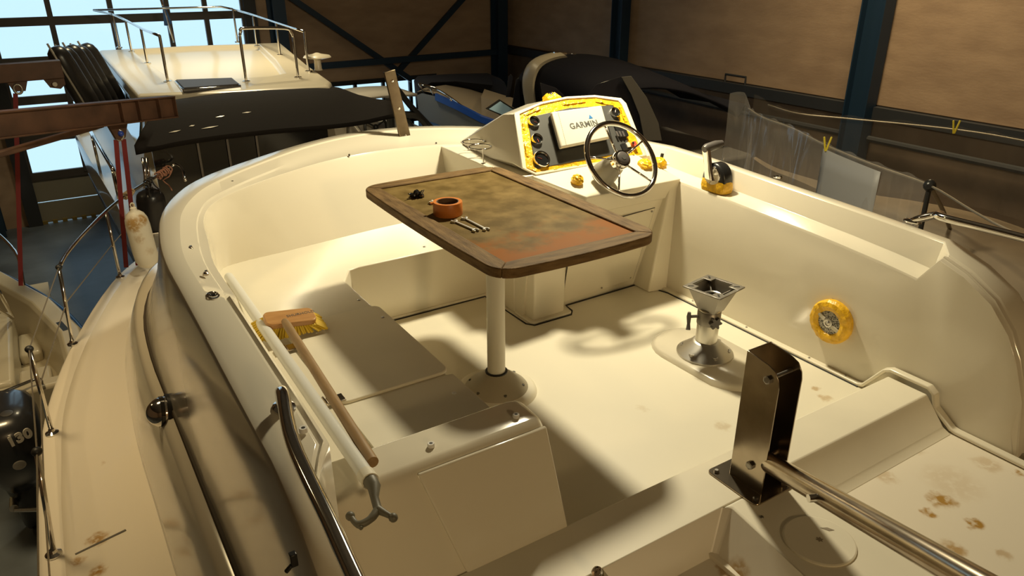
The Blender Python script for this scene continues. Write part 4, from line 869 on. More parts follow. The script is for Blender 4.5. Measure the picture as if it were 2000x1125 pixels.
def fender(c, axis, length, r, name, lab, cols, neck=True, group='fenders'):
    axis = V(axis).normalized(); c = V(c); o = thing(name, lab, 'fender', tuple(c-axis*length/2), group)
    F = frame(c, V((1, 0, 0)), axis).to_3x3(); h = length/2
    prof = [(.004, -h), (r*.45, -h*.985), (r*.78, -h*.9), (r*.95, -h*.75), (r, -h*.5), (r, h*.45), (r*.93, h*.68), (r*.75, h*.83), (r*.45, h*.93), (r*.28, h*.97), (r*.26, h*1.06), (r*.12, h*1.08)]
    t = MB(); t.lathe(prof, 22, c, F); t.build('body', cols, o, ang=60)
    q = c+axis*h*1.06; t = MB(); t.tube([q+F @ V((r*.16*math.cos(a), 0, r*.22+r*.22*math.sin(a))) for a in [2*math.pi*k/12 for k in range(12)]], r*.05, 6, closed=True); t.build('eye', cols, o, ang=180)
    return o
fm = stained('dirty_white_fender', (.78, .74, .62), [(fb.x-.05, fb.y-.10, fb.z+.17, .10, .9), (fb.x+.04, fb.y-.10, fb.z+.20, .07, .9), (fb.x-.03, fb.y-.11, fb.z+.03, .06, .45), (fb.x+.05, fb.y-.1, fb.z-.1, .06, .3)], .45, 0)
fender(fb, (-.05, -.08, 1), .57, .102, 'hanging_fender', 'stained white fender hanging from the guard rail', fm)
M['fender_b'] = mat('black_fender', (.016, .015, .016), .30)
fender(PZ(297, 410, -.70), (.05, -.1, 1), .46, .135, 'ball_fender', 'black fender hanging beside the white one', M['fender_b'])
coil([PZ(296, 352, -.38), PZ(302, 362, -.44), PZ(312, 372, -.5), PZ(314, 385, -.56), PZ(306, 388, -.56), PZ(300, 374, -.5), PZ(296, 366, -.44), PZ(288, 372, -.48), PZ(292, 384, -.52)]+helix(PZ(284, 358, -.39), PZ(296, 350, -.385), .026, 3), .007, 'fender_b', 'black_line', 'tangled black line on the guard rail')
coil(helix(PZ(307, 344, -.378), PZ(330, 330, -.35), .034, 6, jit=.008)+[PZ(330, 345, -.42), PZ(318, 352, -.46), PZ(330, 362, -.52), PZ(336, 372, -.56)], .0065, 'rope_p', 'pink_rope', 'pink rope wound round the forward guard rail', smooth=2)
# ------------------------------------------------------------------ lifting gear at the left
M['rust'] = mat('red_brown_steel', (.085, .040, .022), .55, noise_amt=.3, nscale=6)
M['sling'] = mat('red_webbing', (.16, .008, .010), .7)
M['shackle'] = mat('galvanised', (.40, .38, .34), .4, .9)
gb = thing('lifting_beam', 'red-brown steel I beam with web stiffeners, reaching in at the left', 'beam', tuple(PY(170, 240, 7.0)))
L0, L1 = PY(-60, 250, 6.5), PY(338, 208, 7.6); d = (L1-L0).normalized(); HB = .185; nrm = V((d.y, -d.x, 0)).normalized()
for s_ in (-1, 1): t = MB(); t.bar(L0+V((0, 0, s_*HB/2)), L1+V((0, 0, s_*HB/2)), .10, .012); t.build('flange', M['rust'], gb, bevel=.002)
t = MB(); t.bar(L0, L1, .010, HB); t.build('web', M['rust'], gb)
for px in (205, 243, 290, 336):
    k = (px+60)/398; k = k*1.02; q = L0.lerp(L1, min(k, .998)); t = MB(); t.bar(q-V((0, 0, HB/2)), q+V((0, 0, HB/2)), .008, .09, up=(nrm.x, nrm.y, 0)); t.build('stiffener', M['rust'], gb)
t = MB(); t.bar(PY(-60, 318, 6.9), PY(200, 243, 7.45), .05, .05); t.build('brace_bar', M['rust'], gb, bevel=.01)
q = PY(232, 258, 7.35); t = MB(); t.loft([[q+d*a+V((0, 0, b))+nrm*s_ for a, b in ((-.11, .09), (.11, .09), (.05, -.05), (0, -.075), (-.05, -.05))] for s_ in (-.012, .012)]); t.build('lug_plate', M['rust'], gb)
def shackle_sling(p0, p1, wd, lab, p0b=None):
    o = thing('lifting_sling', lab, 'sling', tuple(p1), 'red lifting slings')
    t = MB(); t.tube([p0+V((.035*math.cos(a), 0, .02+.045*math.sin(a))) for a in [2*math.pi*k/16 for k in range(16)]], .012, 8, closed=True); t.build('shackle', M['shackle'], o, ang=180)
    ends = [(p0+V((-.03, 0, -.02)), p1+V((-.05, 0, 0))), (p0+V((.03, 0, -.02)), p1+V((.05, 0, 0)))]
    for a, b in (ends[:1] if p0b else ends): t = MB(); t.bar(a, b, wd*.55, .012, up=(0, 1, 0)); t.build('webbing', M['sling'], o)
    return o
s1 = shackle_sling(PY(233, 268, 7.35), PY(258, 520, 7.35), .07, 'red sling hanging from the brown beam beside the white fender')
t = MB(); t.sphere(PY(236, 261, 7.33), .025, 10, 8); o = t.build('blue_pin', mat('blue_pin', (.02, .06, .4), .4)); attach(o, s1)
gb2 = thing('crane_beam', 'dark steel beam end at the upper left in front of the glazed door', 'beam', tuple(PY(60, 140, 9.0)))
a, b = PY(-60, 148, 9.0), PY(121, 134, 9.0)
t = MB(); t.bar(a, b, .16, .17); t.build('box_beam', M['rust'], gb2, bevel=.008)
q = PY(106, 158, 8.97); t = MB(); t.loft([[q+V((x_, s_, z_)) for x_, z_ in ((-.12, .08), (.09, .08), (.09, -.04), (.04, -.08), (-.05, -.06))] for s_ in (-.02, .02)]); t.build('lug_plate', M['rust'], gb2)
t = MB(); t.lathe([(.022, -.03), (.022, .03)], 12, PY(107, 164, 8.94), Matrix.Rotation(math.pi/2, 3, 'X')); t.build('pin', M['shackle'], gb2)
q = PY(36, 168, 8.97); t = MB(); t.loft([[q+V((x_, s_, z_)) for x_, z_ in ((-.10, .08), (.10, .08), (.05, -.05), (-.05, -.05))] for s_ in (-.02, .02)]); t.build('lug_plate', M['rust'], gb2)
shackle_sling(PY(36, 178, 8.95), PY(52, 556, 8.6), .075, 'long red sling hanging at the left edge of the picture', True)
# ------------------------------------------------------------------ the big yacht ahead
M['yw'] = mat('yacht_white', (.74, .67, .52), .35, coat=.3)
M['yhull'] = mat('yacht_hull', (.40, .37, .31), .3, coat=.4)
M['canvas'] = mat('black_canvas', (.016, .013, .012), .8, spec=.2, bump=.15, bscale=30)
M['vinyl'] = mat('dark_window', (.008, .008, .009), .10, coat=.5)
M['yglass'] = mat('blue_reflecting_glass', (.12, .22, .32), .05, .6)
M['navy'] = mat('navy_blue_paint', (.012, .055, .17), .35)
ya = thing('motor_yacht', 'large cream motor yacht ahead with a railed roof and a black canvas cockpit cover', 'boat', (2.2, 11.5, FZ))
RZ = .2
FLp, FRp, NRp, NLp = PZ(192, 99, RZ), PZ(548, 84, RZ), PZ(662, 166, RZ), PZ(268, 186, RZ)
def lerp4(u, v_): return (FLp.lerp(FRp, u)).lerp(NLp.lerp(NRp, u), v_)
brd = [FLp, FLp.lerp(FRp, .5)+V((0, .15, 0)), FRp, FRp.lerp(NRp, .6)+V((-.05, 0, 0)), NRp+V((.0, .25, 0)), NRp+V((-.12, 0, 0)), NRp.lerp(NLp, .5)+V((0, -.12, 0)), NLp, NLp.lerp(FLp, .5)]
inn = [lerp4(.16, .06), lerp4(.5, .03), lerp4(.86, .06), lerp4(.84, .5), lerp4(.80, .80), lerp4(.70, .84), lerp4(.5, .86), lerp4(.22, .84), lerp4(.18, .5)]
t = MB(); N9 = len(brd)
lv = [[p+V((0, 0, -.16)) for p in brd], [p+V((0, 0, -.02)) for p in brd], [p.lerp(sum(brd, V((0, 0, 0)))/9, .02)+V((0, 0, .01)) for p in brd], [p+V((0, 0, .03)) for p in inn], [p.lerp(sum(inn, V((0, 0, 0)))/9, .04)+V((0, 0, -.05)) for p in inn]]
t.add([q for l in lv for q in l], [(i*N9+k, i*N9+(k+1) % N9, (i+1)*N9+(k+1) % N9, (i+1)*N9+k) for i in range(4) for k in range(N9)]+[tuple(range(N9)), tuple(4*N9+k for k in range(N9))]); t.build('roof', M['yw'], ya, ang=40, bevel=.02, seg=2)
# roof rails
def yrail(pts, r=.018): px_tube(pts, r, 8, smooth=0).build('roof_rail', M['chrome'], ya, ang=180)
def ypost(bx, by, ty):
    b = PZ(bx, by, RZ+.02); tp = V((b.x, b.y, HZ(b, ty))); t = MB(); t.tube([b, tp], .018, 8); t.lathe([(.05, -.01), (.05, .012), (.02, .02)], 10, b); t.build('rail_post', M['chrome'], ya, ang=60); return tp
L_posts = [ypost(*q) for q in ((328, 160, 70), (288, 124, 55), (257, 101, 39), (233, 93, 28))]
R_posts = [ypost(*q) for q in ((603, 140, 62), (547, 108, 44), (502, 90, 29), (464, 82, 18))]
yrail(catmull(L_posts, 3)+[L_posts[-1]+V((-.25, .3, .06))]); yrail(catmull(R_posts, 3)); yrail([L_posts[-1]+V((-.25, .3, .06)), R_posts[-1].lerp(L_posts[-1], .1)+V((0, 0, .05)), R_posts[-1]])
h1 = ypost(481, 160, 70); h2 = ypost(582, 152, 72); yrail(catmull([h1, h1+V((.02, 0, .05)), h1.lerp(h2, .1)+V((0, 0, .09)), h1.lerp(h2, .85)+V((0, 0, .10)), h1.lerp(h2, .97)+V((0, 0, .05)), h2], 4))
hq = [PZ(340, 157, RZ+.05), PZ(456, 153, RZ+.05), PZ(471, 166, RZ+.05), PZ(356, 174, RZ+.05)]
t = MB(); t.loft([[p+V((0, 0, -.06)) for p in hq], hq]); hh = t.build('roof_hatch', M['chrome'], ya, bevel=.01)
cq = sum(hq, V((0, 0, 0)))/4; t = MB(); t.loft([[cq+(p-cq)*.93+V((0, 0, -.01)) for p in hq], [cq+(p-cq)*.93+V((0, 0, .012)) for p in hq]]); t.build('hatch_pane', mat('tinted_hatch', (.03, .022, .018), .5), hh)
b = PZ(622, 137, RZ+.02); t = MB(); t.lathe([(.06, 0), (.05, .02), (.045, .14), (.19, .17), (.17, .195), (.06, .215), (.02, .23)], 18, b); t.build('mushroom_vent', M['yw'], ya, ang=50)
b = PZ(340, 83, RZ+.03); t = MB(); t.tube([b, b+V((-.12, .02, 1.0))], .022, 8); t.sphere(b+V((-.13, .02, 1.05)), (.05, .03, .10), 8, 6); fs_ = t.build('flag_staff', M['chrome'], ya)
t = MB(); t.loft([[b+V((-.08, .0, .75)), b+V((-.12, .05, .80)), b+V((-.10, .0, .85))], [b+V((-.12, -.02, .30)), b+V((-.02, .05, .28)), b+V((.02, 0, .34))]]); t.build('furled_flag', M['navy'], ya)
# cabin below the roof
cab = [NLp+V((.06, .0, 0)), NRp+V((-.1, .15, 0)), FRp+V((-.1, 0, 0)), FLp+V((.10, 0, 0))]
GZ = -1.0
t = MB(); t.loft([[p+V((.0, 0, -.12)) for p in cab], [V((p.x+(-.22 if p.x < 2 else .1), p.y, GZ)) for p in cab]]); cabo = t.build('cabin', M['yw'], ya)
for k in range(3):
    a, b = cab[0].lerp(cab[3], .06+.31*k), cab[0].lerp(cab[3], .06+.31*k+.27)
    t = MB(); t.loft([[V((p.x-.012-.235*f_, p.y, RZ-.14-f_*.99)) for p, f_ in ((a, .12), (b, .12), (b, .52), (a, .52))], [V((p.x+.05-.235*f_, p.y, RZ-.14-f_*.99)) for p, f_ in ((a, .12), (b, .12), (b, .52), (a, .52))]]); t.build('cabin_window', M['yglass'], ya)
# hull with side deck, toe rail and blue stripe
Gp = [PZ(150, 266, GZ), PZ(165, 292, GZ), PZ(200, 352, GZ), PZ(236, 412, GZ), PZ(285, 480, GZ)]
Gp[-1] = V((Gp[-2].x-.02, 8.35, GZ)); Gp = [V((1.9, 15.6, GZ+.15)), V((.95, 14.6, GZ+.05))]+Gp
t = MB(); t.loft([[p+V((.9, 0, 0)), p+V((.04, 0, .0)), p+V((.03, 0, .05)), p+V((-.02, 0, .05)), p+V((-.03, 0, -.02)), p+V((.03, 0, -.55)), p+V((.10, 0, -.95)), p+V((.35, 0, -1.7))] for p in Gp], closed=False); t.build('hull', M['yhull'], ya, ang=40)
t = MB(); t.loft([[p+V((.035, 0, -.62)), p+V((.085, 0, -.92)), p+V((.12, 0, -.92)), p+V((.06, 0, -.62))] for p in Gp]); t.build('hull_stripe', M['navy'], ya)
t = MB(); t.bb(.70, 3.9, 8.36, 8.5, GZ-1.7, GZ-.05); t.build('transom', M['yhull'], ya, bevel=.05)
t = MB(); t.bb(.95, 3.75, 8.5, 9.4, GZ-.3, GZ+.42); t.build('cockpit_side', M['yw'], ya, bevel=.06)
yr = [PZ(178, 258, GZ+.55), PZ(200, 296, GZ+.55), PZ(219, 328, GZ+.52), PZ(226, 345, GZ+.40), PZ(231, 376, GZ+.05)]
px_tube(yr, .022, 8).build('side_rail', M['chrome'], ya, ang=180)
for k in (0, 2): t = MB(); t.tube([yr[k], yr[k]-V((0, 0, .55))], .018, 8); t.build('rail_post', M['chrome'], ya, ang=180)
# canvas cover
YN, YF = 8.25, 9.25
near = [PY(px, py, YN) for px, py in ((262, 284), (300, 286), (350, 276), (430, 264), (530, 253), (640, 244), (705, 236), (770, 222))]
far = [PY(px, py, YF) for px, py in ((345, 195), (365, 192), (400, 187), (460, 180), (550, 173), (645, 169), (700, 186), (768, 208))]
rws = []
for k in range(6):
    u = k/5; rws.append([a.lerp(b, u)+V((0, 0, .10*math.sin(math.pi*u))) for a, b in zip(near, far)])
rws = [[p+V((0, .02, -.05-(.05 if i == 0 else 0))) for i, p in enumerate(near)]]+rws
sm = [catmull(r, 4) for r in rws]; t = MB(); t.loft(sm, closed=False); t.build('canvas_cover', M['canvas'], ya, ang=70, solid=.012)
def canx(px): 
    i = max(j for j in range(len(near)) if (262, 300, 350, 430, 530, 640, 705, 770)[j] <= px); xs = (262, 300, 350, 430, 530, 640, 705, 770)
    return near[i].lerp(near[i+1], (px-xs[i])/(xs[i+1]-xs[i]))
edges = [296, 385, 443, 500, 570, 642]
for a, b in zip(edges, edges[1:]):
    p, q = canx(a)+V((0, .06, .0)), canx(b)+V((0, .06, .0))
    t = MB(); t.loft([[p, q, V((q.x, q.y, GZ+.2)), V((p.x, p.y, GZ+.2))], [p+V((0, .02, 0)), q+V((0, .02, 0)), V((q.x, q.y+.02, GZ+.2)), V((p.x, p.y+.02, GZ+.2))]]); t.build('cover_window', M['vinyl'], ya)
for e_ in edges[1:4]:
    p = canx(e_)+V((0, .04, 0)); t = MB(); t.bar(p, V((p.x, p.y, GZ+.2)), .022, .012, up=(0, 1, 0)); t.build('window_seam', mat('seam_grey', (.12, .10, .08), .6), ya)
for px in (279, 286): p = PY(px, 308, YN); t = MB(); t.tube([p, p+V((-.03, .02, -.5))], .016, 8); t.build('cover_frame', M['chrome'], ya, ang=180)
cvb = bmesh.new(); cvb.from_mesh(bpy.data.objects['canvas_cover'].data); cvt = BVHTree.FromBMesh(cvb); cvb.free()
for px, py, l_ in ((342, 258, .06), (410, 250, .09), (430, 229, .05), (482, 221, .05), (375, 247, .03)):
    h, n_, *_r = cvt.ray_cast(_C, ray(px, py).normalized())
    if h is None: continue
    if n_.dot(_C-h) < 0: n_ = -n_
    t = MB(); F = frame(h+n_*.008, (1, .0, .12), n_); t.prism([(-l_, 0), (0, .010), (l_, .003), (.01, -.010)], 0, .002, F); t.build('paint_fleck', M['yw'], ya)
# black fenders stowed on its side
for k in range(5):
    c_ = PY(150+k*13, 165-k*3+(k % 2)*3, 10.6+.22*k)
    fender(c_, (.32, .1, -.95), .95, .13, 'stowed_fender', ('leftmost', 'second from the left', 'third from the left', 'fourth from the left', 'rightmost')[k]+' of the black fenders stowed on the yacht\'s side', M['fender_b'], group='black fenders on the yacht')
    t = px_tube([c_+V((.32, .1, -.95)).normalized()*(-.50+.23*j)+V((-.05, -.13-(0 if 0 < j < 4 else -.07), .02)) for j in range(5)], .012, 6); o = t.build('white_cord', M['yhull']); attach(o, [q for q in bpy.data.objects if q.name.startswith('stowed_fender')][-1])
# ------------------------------------------------------------------ small boat with outboard at the lower left
M['lb'] = mat('cream_boat', (.52, .46, .33), .4, coat=.2)
sb_ = thing('sports_boat', 'open cream sports boat at the lower left, beside our side deck', 'boat', (-1.2, 9.2, FZ))
g0 = [PZ(152, 640, -2.05), PZ(93, 583, -2.05), PZ(0, 532, -2.02), PZ(-150, 470, -1.98)]
g0 = [V((g0[0].x+.02, 7.95, -2.05))]+g0
R1 = [[p+V((.12, 0, -.95)), p+V((.05, 0, -.25)), p+V((.03, 0, -.02)), p+V((.0, 0, .02)), p+V((-.16, -.05, .02)), p+V((-.20, -.06, -.02)), p+V((-.30, -.1, -.42)), p+V((-.9, -.2, -.46))] for p in g0]
t = MB(); t.loft(R1, closed=False); t.build('hull_side', M['lb'], sb_, ang=40, bevel=.01)
px_tube([p+V((.04, 0, -.06)) for p in g0], .03, 8).build('rub_rail', M['navy'], sb_, ang=180)
p = PZ(125, 648, -2.1); t = MB(); t.box(p, (.12, .34, .14), Matrix.Rotation(.2, 3, 'Z')); t.build('dark_cushion', mat('dark_blue_pad', (.02, .03, .045), .6), sb_, bevel=.03)
t = MB(); t.bb(-3.0, -.35, 7.55, 11.5, -2.58, -2.50); t.build('sole', M['lb'], sb_)
t = MB(); t.bb(-3.0, -.12, 7.55, 7.75, -2.9, -2.12); t.build('transom', M['lb'], sb_, bevel=.04)
t = MB(); t.bb(-.95, -.72, 7.75, 9.6, -2.5, -2.08); t.bb(-.72, -.50, 8.9, 9.5, -2.5, -2.35); t.build('side_locker', M['lb'], sb_, bevel=.04)
t = MB(); t.bb(-.70, -.42, 7.75, 8.15, -2.5, -2.18); t.build('step_box', M['lb'], sb_, bevel=.03)
t = MB(); t.bb(-2.2, -.95, 7.78, 8.2, -2.5, -2.22); t.build('stern_seat', M['lb'], sb_, bevel=.05)
px_tube([PZ(0, 768, -2.05), PZ(40, 752, -2.05), PZ(66, 742, -2.05), PZ(78, 741, -2.05), PZ(83, 752, -2.1)], .016, 8).build('stern_rail', M['chrome'], sb_, ang=180)
px_tube([PZ(-30, 440, -1.7), PZ(0, 460, -1.72), PZ(30, 492, -1.75), PZ(40, 520, -1.85), PZ(46, 558, -2.02)], .02, 8, smooth=3).build('bow_rail', M['chrome'], sb_, ang=180)
t = MB(); t.tube([PZ(-8, 560, -1.5), PZ(25, 618, -2.05)], .02, 8); t.tube([PZ(-10, 600, -1.6), PZ(24, 622, -2.05)], .016, 8); t.build('seat_post', M['chrome'], sb_)
# outboard engine
ob = thing('outboard_engine', 'black outboard engine marked 130 at the lower left', 'engine', (-.72, 7.0, -2.9))
oc = PZ(30, 858, -2.05); c_ = V((oc.x-.05, oc.y+.12, -2.05))
M['cowl'] = mat('charcoal_cowl', (.020, .021, .025), .28, coat=.5)
secs = []
for z_, wx, wy, oy in ((-.50, .13, .20, .05), (-.36, .19, .28, .03), (-.20, .235, .33, .0), (-.02, .255, .36, -.01), (.14, .25, .36, .0), (.23, .225, .33, .01), (.28, .16, .25, .02), (.295, .06, .1, .03)):
    secs.append([c_+V((wx*math.copysign(abs(math.cos(a))**.7, math.cos(a)), oy+wy*math.copysign(abs(math.sin(a))**.7, math.sin(a)), z_)) for a in [2*math.pi*k/28 for k in range(28)]])
t = MB(); t.loft(secs); t.build('cowl', M['cowl'], ob, ang=60)
t = MB(); t.loft([[c_+V((wx*math.cos(a), .08+wy*math.sin(a), z_)) for a in [2*math.pi*k/20 for k in range(20)]] for z_, wx, wy in ((-.95, .10, .16), (-.70, .12, .18), (-.48, .16, .22))]); t.build('mid_section', M['black_pl'], ob, ang=60)
t = MB(); t.loft([[c_+V((.05*math.cos(a), .02+.15*math.sin(a), z_)) for a in [2*math.pi*k/12 for k in range(12)]] for z_ in (-1.02, -.93)]); t.build('gear_leg', M['black_pl'], ob)
t = MB(); t.tube([c_+V((-.10, -.20, -.60)), c_+V((-.10, -.02, -.62))], .035, 10); t.tube([c_+V((-.10, -.22, -.60)), c_+V((.08, -.22, -.68))], .02, 8); t.build('tilt_bracket', M['alu'], ob, ang=50)
def cowl_hit(px, py):       # first point of the cowl's aft/side surface on the sight line
    d = ray(px, py).normalized(); q = _C.copy()
    bvh = cowl_hit.b
    return bvh.ray_cast(_C, d)

cb = bmesh.new(); cb.from_mesh(bpy.data.objects['cowl'].data); cowl_hit.b = BVHTree.FromBMesh(cb)
M['silver'] = mat('silver_lettering', (.55, .52, .46), .4)
h, n_, *_r = cowl_hit(38, 855)
if h is not None: text_mesh('lettering', '130', .115, frame(h+n_*.004, (1, .0, .10), n_) @ Matrix.Shear('XZ', 4, (0, 0)) , M['silver'], ob, depth=.006, bold=.006)
h, n_, *_r = cowl_hit(38, 908)
if h is not None:
    t = MB(); F = frame(h+n_*.004, (1, 0, 0), n_); t.lathe([(.048, -.02), (.048, .002), (.040, .004), (.036, .001), (.010, .002), (.008, .006)], 20, F.to_translation(), F.to_3x3()); t.build('round_badge', M['silver'], ob, ang=40)
h, n_, *_r = cowl_hit(13, 808)
if h is not None:
    t = MB(); F = frame(h+n_*.003, (1, 0, 0), n_); t.lathe([(.045, -.02), (.045, .002), (.038, .003)], 20, F.to_translation(), F.to_3x3()); t.build('round_badge', M['screw'], ob, ang=40)
cb.free()
# ------------------------------------------------------------------ white open boat behind the yacht's cover
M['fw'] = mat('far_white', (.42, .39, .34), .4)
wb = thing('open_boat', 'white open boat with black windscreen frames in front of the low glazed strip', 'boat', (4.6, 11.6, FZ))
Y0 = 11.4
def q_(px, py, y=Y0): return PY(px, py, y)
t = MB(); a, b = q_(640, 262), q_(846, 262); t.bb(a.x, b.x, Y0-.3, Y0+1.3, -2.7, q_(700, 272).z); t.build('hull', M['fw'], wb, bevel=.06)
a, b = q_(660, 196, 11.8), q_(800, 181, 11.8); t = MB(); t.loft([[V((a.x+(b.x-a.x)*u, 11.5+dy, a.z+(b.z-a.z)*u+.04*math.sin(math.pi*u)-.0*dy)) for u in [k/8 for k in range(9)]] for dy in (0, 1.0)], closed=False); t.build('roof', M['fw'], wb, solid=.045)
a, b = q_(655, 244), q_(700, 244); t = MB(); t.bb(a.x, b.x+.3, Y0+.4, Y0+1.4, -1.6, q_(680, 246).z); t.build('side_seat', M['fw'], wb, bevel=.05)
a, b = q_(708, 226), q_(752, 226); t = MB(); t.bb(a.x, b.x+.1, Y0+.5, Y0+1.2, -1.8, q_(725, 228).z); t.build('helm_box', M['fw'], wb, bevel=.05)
c_ = q_(734, 248, Y0+.3); t = MB(); t.tube([c_+V((.19*math.cos(a), .03*math.sin(a), .19*math.sin(a))) for a in [2*math.pi*k/28 for k in range(28)]], .022, 8, closed=True)
for k in range(3): a = k*2.1+.5; t.tube([c_, c_+V((.18*math.cos(a), 0, .18*math.sin(a)))], .014, 6)
t.sphere(c_, .05, 10, 6); t.build('wheel', M['black_pl'], wb)
px_tube([q_(773, 170), q_(800, 205), q_(845, 252)], .05, 8, smooth=0).build('windscreen_frame', M['black_pl'], wb)
px_tube([q_(790, 224), q_(812, 226), q_(828, 238), q_(836, 256)], .06, 8).build('windscreen_frame', M['black_pl'], wb)
px_tube([q_(760, 190), q_(762, 222), q_(764, 262)], .07, 8, smooth=0).build('windscreen_frame', M['black_pl'], wb)
px_tube([q_(795, 232), q_(812, 256)], .03, 8, smooth=0).build('windscreen_frame', M['black_pl'], wb)
for x_ in (645, 680): px_tube([q_(x_, 200), q_(x_, 262)], .03, 8, smooth=0).build('roof_post', M['screw'], wb)
px_tube([q_(665, 222), q_(690, 238), q_(708, 262)], .03, 8, smooth=0).build('grab_bar', M['alu'], wb)
# ------------------------------------------------------------------ blue and white cruiser in the far corner
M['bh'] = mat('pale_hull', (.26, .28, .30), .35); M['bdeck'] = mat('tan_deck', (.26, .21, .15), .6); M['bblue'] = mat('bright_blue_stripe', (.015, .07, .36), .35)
bb_ = thing('blue_striped_cruiser', 'white cruiser with a bright blue stripe, bow towards the glazed strip', 'boat', (6.9, 12.0, FZ))
gun = [PY(814, 186, 13.2), PY(824, 182, 13.0), PY(850, 188, 12.5), PY(890, 206, 11.9), PY(940, 232, 11.3), PY(1000, 252, 10.7)]
dk = [PY(815, 183, 13.3), PY(835, 172, 13.3), PY(868, 166, 13.2), PY(910, 176, 12.8), PY(960, 196, 12.3), PY(1010, 215, 11.8)]
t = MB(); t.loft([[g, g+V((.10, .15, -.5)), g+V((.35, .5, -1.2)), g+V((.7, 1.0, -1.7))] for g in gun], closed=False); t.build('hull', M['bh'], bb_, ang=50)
t = MB(); t.loft([[g+V((-.02, -.03, -.30)), g+V((-.015, -.02, -.02)), g+V((.03, .03, -.02)), g+V((.03, .03, -.3))] if False else [g+V((-.03, -.05, .05)), g+V((-.03, -.05, -.06)), g+V((.05, .05, -.06)), g+V((.05, .05, .05))] for g in gun[2:]]); t.build('stripe', M['bblue'], bb_)
t = MB(); t.loft([[g+V((.05, .08, .03)), g.lerp(d_, .5)+V((0, 0, .05)), d_, d_+V((.5, .6, -.1))] for g, d_ in zip(gun, dk)], closed=False); t.build('foredeck', M['bdeck'], bb_, ang=60)
t = MB(); t.loft([[V(g)+V((.10, .2, -.72)), V(g)+V((.11, .22, -.55)), V(g)+V((.2, .3, -.55)), V(g)+V((.2, .3, -.72))] for g in gun]); t.build('boot_stripe', M['navy'], bb_)
rl = [PY(818, 163, 13.1), PY(826, 166, 13.0), PY(860, 178, 12.6), PY(890, 198, 12.0), PY(914, 217, 11.6)]
px_tube(rl, .022, 6).build('bow_rail', M['chrome'], bb_, ang=180); px_tube([PY(827, 166, 13.0), PY(850, 171, 13.0), PY(852, 176, 12.9)], .02, 6, smooth=0).build('bow_rail', M['chrome'], bb_, ang=180)
for (a, b), y_ in ((((818, 163), (830, 185)), 13.0), (((842, 174), (850, 195)), 12.6), (((880, 193), (884, 206)), 12.0)): t = MB(); t.tube([PY(*a, y_), PY(*b, y_)], .02, 6); t.build('rail_post', M['chrome'], bb_, ang=180)
cv = [PY(px, py, y_) for px, py, y_ in ((812, 165, 13.4), (820, 156, 13.4), (880, 152, 13.3), (960, 150, 13.0), (985, 160, 12.4))]; cw = [PY(px, py, y_) for px, py, y_ in ((815, 185, 13.5), (850, 168, 13.5), (890, 168, 13.4), (950, 185, 13.1), (985, 200, 12.5))]
t = MB(); t.loft([[a, a.lerp(b, .5)+V((0, -.15, .03)), b, b+V((.2, .5, -.4)), a+V((.2, .5, 0))] for a, b in zip(cv, cw)]); t.build('dark_cover', mat('navy_cover', (.008, .009, .018), .8), bb_, ang=60)
wq = [PY(955, 213, 10.5), PY(977, 198, 10.6), PY(1002, 214, 10.45), PY(990, 228, 10.35)]
cq = sum(wq, V((0, 0, 0)))/4
t = MB(); t.loft([[cq+(p-cq)*1.22+V((.02, .05, 0)) for p in wq], [cq+(p-cq)*1.22 for p in wq]]); wo = t.build('windscreen_frame', M['black_pl'], bb_)
t = MB(); t.loft([[p+V((0, 0, 0)) for p in wq], [p+V((-.008, -.012, .004)) for p in wq]]); t.build('windscreen_pane', mat('painted_sky_pane', (.34, .52, .68), .25), bb_)  # sky reflection painted into the pane as a pale blue base colour
t = MB(); t.loft([[g+V((.08, .12, .04)), g+V((.12, .2, .34)), g+V((.6, .9, .34)), g+V((.7, 1.0, .0))] for g in gun[4:]]); t.build('cabin_front', M['bdeck'], bb_)
# ------------------------------------------------------------------ cruiser under dark canvas, with a cream arch
M['dkcan'] = mat('navy_canvas', (.004, .004, .008), .8, spec=.15); M['dvinyl'] = mat('smoked_vinyl', (.02, .02, .026), .16, coat=.3); M['arch'] = mat('cream_arch', (.30, .26, .19), .35)
ab = thing('canvas_cruiser', 'cruiser under a dark blue canvas hood with a cream arch, behind the helm', 'boat', (7.2, 9.0, FZ))
AY = 8.8
arcp = [(1050, 262), (1040, 215), (1034, 175), (1036, 148), (1048, 126), (1075, 113), (1110, 108), (1150, 108), (1200, 116), (1245, 130), (1300, 155), (1330, 190)]
fr = catmull([PY(px, py, AY) for px, py in arcp], 3)
bk = [p+V((.75, 1.5, -.35 if p.z > -.2 else -.1)) for p in fr]; lo_ = [p+V((-.05, -.0, 0)) for p in fr]
t = MB(); t.loft([[p for p in fr], [p.lerp(q, .5)+V((0, 0, .06)) for p, q in zip(fr, bk)], bk], closed=False); t.build('canvas_hood', M['dkcan'], ab, ang=60, solid=.03)
aft_ = [V((7.0+(p.x-7.0)*.96+.25, p.y-1.25, p.z-.32 if p.z > -.3 else p.z-.05)) for p in fr]
t = MB(); t.loft([fr, [p.lerp(q, .5)+V((0, 0, .03)) for p, q in zip(fr, aft_)], aft_], closed=False); t.build('canvas_aft', M['dkcan'], ab, ang=60, solid=.03)
na = len(fr)//2+1
t = MB(); t.loft([[p+V((-.03, -.13, .02)), p+V((-.045, -.04, .05)), p+V((-.045, .06, .05)), p+V((-.03, .13, .02)), p+V((.06, .1, -.04)), p+V((.06, -.1, -.04))] for p in fr[:na]]); t.build('arch', M['arch'], ab, ang=50)
def vin(pts, y_, nm='hood_window', m='dvinyl'):
    q = [PY(px, py, y_) for px, py in pts]; t = MB(); t.loft([q, [p+V((-.02, -.03, .01)) for p in q]]); return t.build(nm, M[m], ab, bevel=.004)
